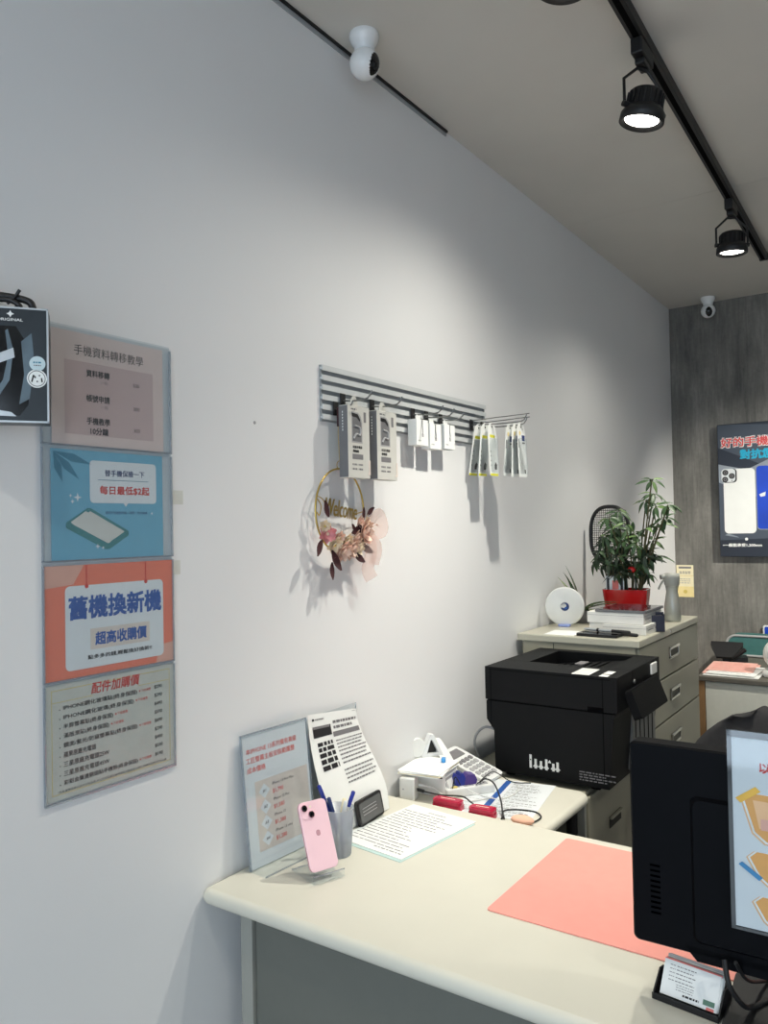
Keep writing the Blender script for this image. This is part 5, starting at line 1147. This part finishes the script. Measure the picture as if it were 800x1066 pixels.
for k, (y1, y0) in enumerate(((.216, .142), (.124, .072), (.054, .004))):
    x = .030 + .006 * k; w_ = .150
    Pp = [(x, y1 - .010), (x + .010, y1), (x + w_ - .010, y1), (x + w_, y1 - .010), (x + w_ - .012, y0 + .012), (x + w_ - .026, y0), (x + .030, y0), (x + .014, y0 + .014)]
    b.poly([(px_ + (px_ - x - .07) * .05 - .002, py_ + (py_ - (y0 + y1) / 2) * .08 - .002) for px_, py_ in Pp], 'amberlight', F, z); b.poly([(px_ + (px_ - x - .07) * .03 - .001, py_ + (py_ - (y0 + y1) / 2) * .05 - .0008) for px_, py_ in Pp], 'paper', F, z + .0002); b.poly(Pp, 'amber', F, z + .0004)
    if k == 0: b.poly([(x + .012, .206), (x + .14, .204), (x + .13, .160), (x + .020, .162)], 'amberlight', F, z + .0006); b.rect(x + .022, .160, x + .052, .178, 'orangepale', F, z + .0007); b.rect(x + .034, .158, x + .036, .204, 'paper', F, z + .0009)
    else: b.text(('包膜', '手機維修')[k - 1], .082, (y0 + y1) / 2 + .004, 'ink', F, z + .0008, h=.018, al='l', bold=.03)
b.poly([(.018, .206), (.046, .228), (.053, .221), (.025, .199)], 'yellowtape', F, z + .0012); b.poly([(.020, .100), (.025, .105), (.053, .085), (.048, .079)], 'bluetape', F, z + .0012); b.build('sheet', t)
# cables hanging from the monitor
cable([(1.052, 1.300, .842), (1.060, 1.290, .810), (1.075, 1.310, .775), (1.085, 1.350, .757), (1.12, 1.40, .757), (1.25, 1.48, .757)], .0042, 'blackmatte', 'thick black cable dropping from the monitor to its base')
cable([(1.068, 1.300, .842), (1.075, 1.34, .800), (1.085, 1.42, .762), (1.11, 1.50, .7460), (1.16, 1.53, .7460)], .0030, 'blackmatte', 'thinner black cable hanging behind the monitor base')
# business cards
o = V((.944, 1.336, DZ)); T = stand_frame((.942, 1.322, .7485), math.radians(-7), math.radians(32))
t = thing('card_holder_desk', 'small black holder full of white business cards in front of the monitor', 'card holder', (.99, 1.335, DZ)); t.name = 'business_card_holder'
B_ = frame((.936, 1.316, DZ + .0005), (math.cos(-.12), math.sin(-.12), 0), (math.sin(.12), math.cos(.12), 0)); b = MB(); b.box((0, -.002, 0), (.106, .058, .004), 'black', .001, B_)
b.box((0, -.004, 0), (.106, -.001, .010), 'black', .001, B_)
for x in (0, .1035): b.prism([(-.002, .002), (.058, .002), (.044, .034), (.030, .036), (.004, .012)], x, x + .0025, 'black', B_ @ Matrix(((0, 0, 1, 0), (1, 0, 0, 0), (0, 1, 0, 0), (0, 0, 0, 1))))
b.prism([(.030, .004), (.058, .004), (.058, .034)], .0, .106, 'black', B_ @ Matrix(((0, 0, 1, 0), (1, 0, 0, 0), (0, 1, 0, 0), (0, 0, 0, 1)))); b.build('tray', t)
def card_print(b, F, z):
    r_ = random.Random(6)
    for k in range(5):
        y = .046 - k * .0055; b.bars(.010, .019, y, .0011, 'inkgrey', F, z, rnd=r_, word=.003); b.bars(.021, .052 - .004 * (k % 2), y, .0014, 'inkgrey', F, z, rnd=r_, word=.004)
    for k in range(3): b.bars(.024, .052, .0195 - k * .0035, .001, 'inkgrey', F, z, rnd=r_, word=.004)
    b.bars(.036, .062, .007, .0030, 'ink', F, z, rnd=r_, word=.004); b.rect(.068, .006, .086, .0135, 'green', F, z); b.rect(.0, .0525, .090, .054, 'inkrose', F, z); b.rect(.074, .0, .086, .004, 'inkrose', F, z)
cards = []
for k in range(9):
    F = T @ Matrix.Translation((.004 + (.0012 * (k % 3)), .0 + (.004 if k > 5 else 0) + .0006 * k, -.0016 * k)); b = MB(); b.box((0, 0, 0), (.090, .054, .0005), 'paper', 0, F)
    if k == 0: card_print(b, F, .0008)
    else: b.rect(0, .0505, .090, .054, 'inkrose' if k in (1, 3) else 'inklight', F, .0007)
    b.build('business_card', loc=tuple(F @ V((.045, 0, 0))), label='white business card standing at the front of the black holder' if k == 0 else 'white business card behind the front card in the black holder', cat='business card', group='business cards in the black holder')

# ------------------------------------------------------------------ daylight, camera, view
w = bpy.data.worlds.new('sky'); sc.world = w; w.use_nodes = True
nt = w.node_tree; nt.nodes.clear(); o = nt.nodes.new('ShaderNodeOutputWorld'); bg = nt.nodes.new('ShaderNodeBackground'); bg.inputs[0].default_value = (.74, .86, 1, 1); bg.inputs[1].default_value = SKY
nt.links.new(bg.outputs[0], o.inputs[0])
l = bpy.data.lights.new('shopfront_daylight', 'AREA'); l.shape = 'RECTANGLE'; l.size = 3.4; l.size_y = 2.4; l.cycles.is_portal = True
o = bpy.data.objects.new('shopfront_daylight', l); COL.objects.link(o); o.location = (XR / 2, YF - .01, 1.28); o.rotation_euler = (PI / 2, 0, 0)
cam = bpy.data.cameras.new('camera'); co = bpy.data.objects.new('camera', cam); COL.objects.link(co)
cam.sensor_fit = 'VERTICAL'; cam.sensor_height = 36; cam.lens = 822.9 * 36 / 1066; cam.clip_start = .01
yaw, pitch, roll = .60434, .0200086, -.0194549
f = V((-math.sin(yaw) * math.cos(pitch), math.cos(yaw) * math.cos(pitch), math.sin(pitch))); r = V((math.cos(yaw), math.sin(yaw), 0)); u = r.cross(f)
r2 = r * math.cos(roll) + u * math.sin(roll); u2 = u * math.cos(roll) - r * math.sin(roll)
m = Matrix(((r2.x, u2.x, -f.x, 1.33), (r2.y, u2.y, -f.y, 0), (r2.z, u2.z, -f.z, 1.515), (0, 0, 0, 1)))
co.matrix_world = m; sc.camera = co
vs_ = sc.view_settings; sc.display_settings.display_device = 'sRGB'; vs_.view_transform = 'Standard'; vs_.look = 'None'; vs_.exposure = EXPO; vs_.gamma = 1; vs_.use_curve_mapping = False
sc.cycles.max_bounces = 10; sc.cycles.transparent_max_bounces = 24; sc.cycles.diffuse_bounces = 6; sc.cycles.sample_clamp_indirect = 6
sc.cycles.caustics_reflective = False; sc.cycles.caustics_refractive = False
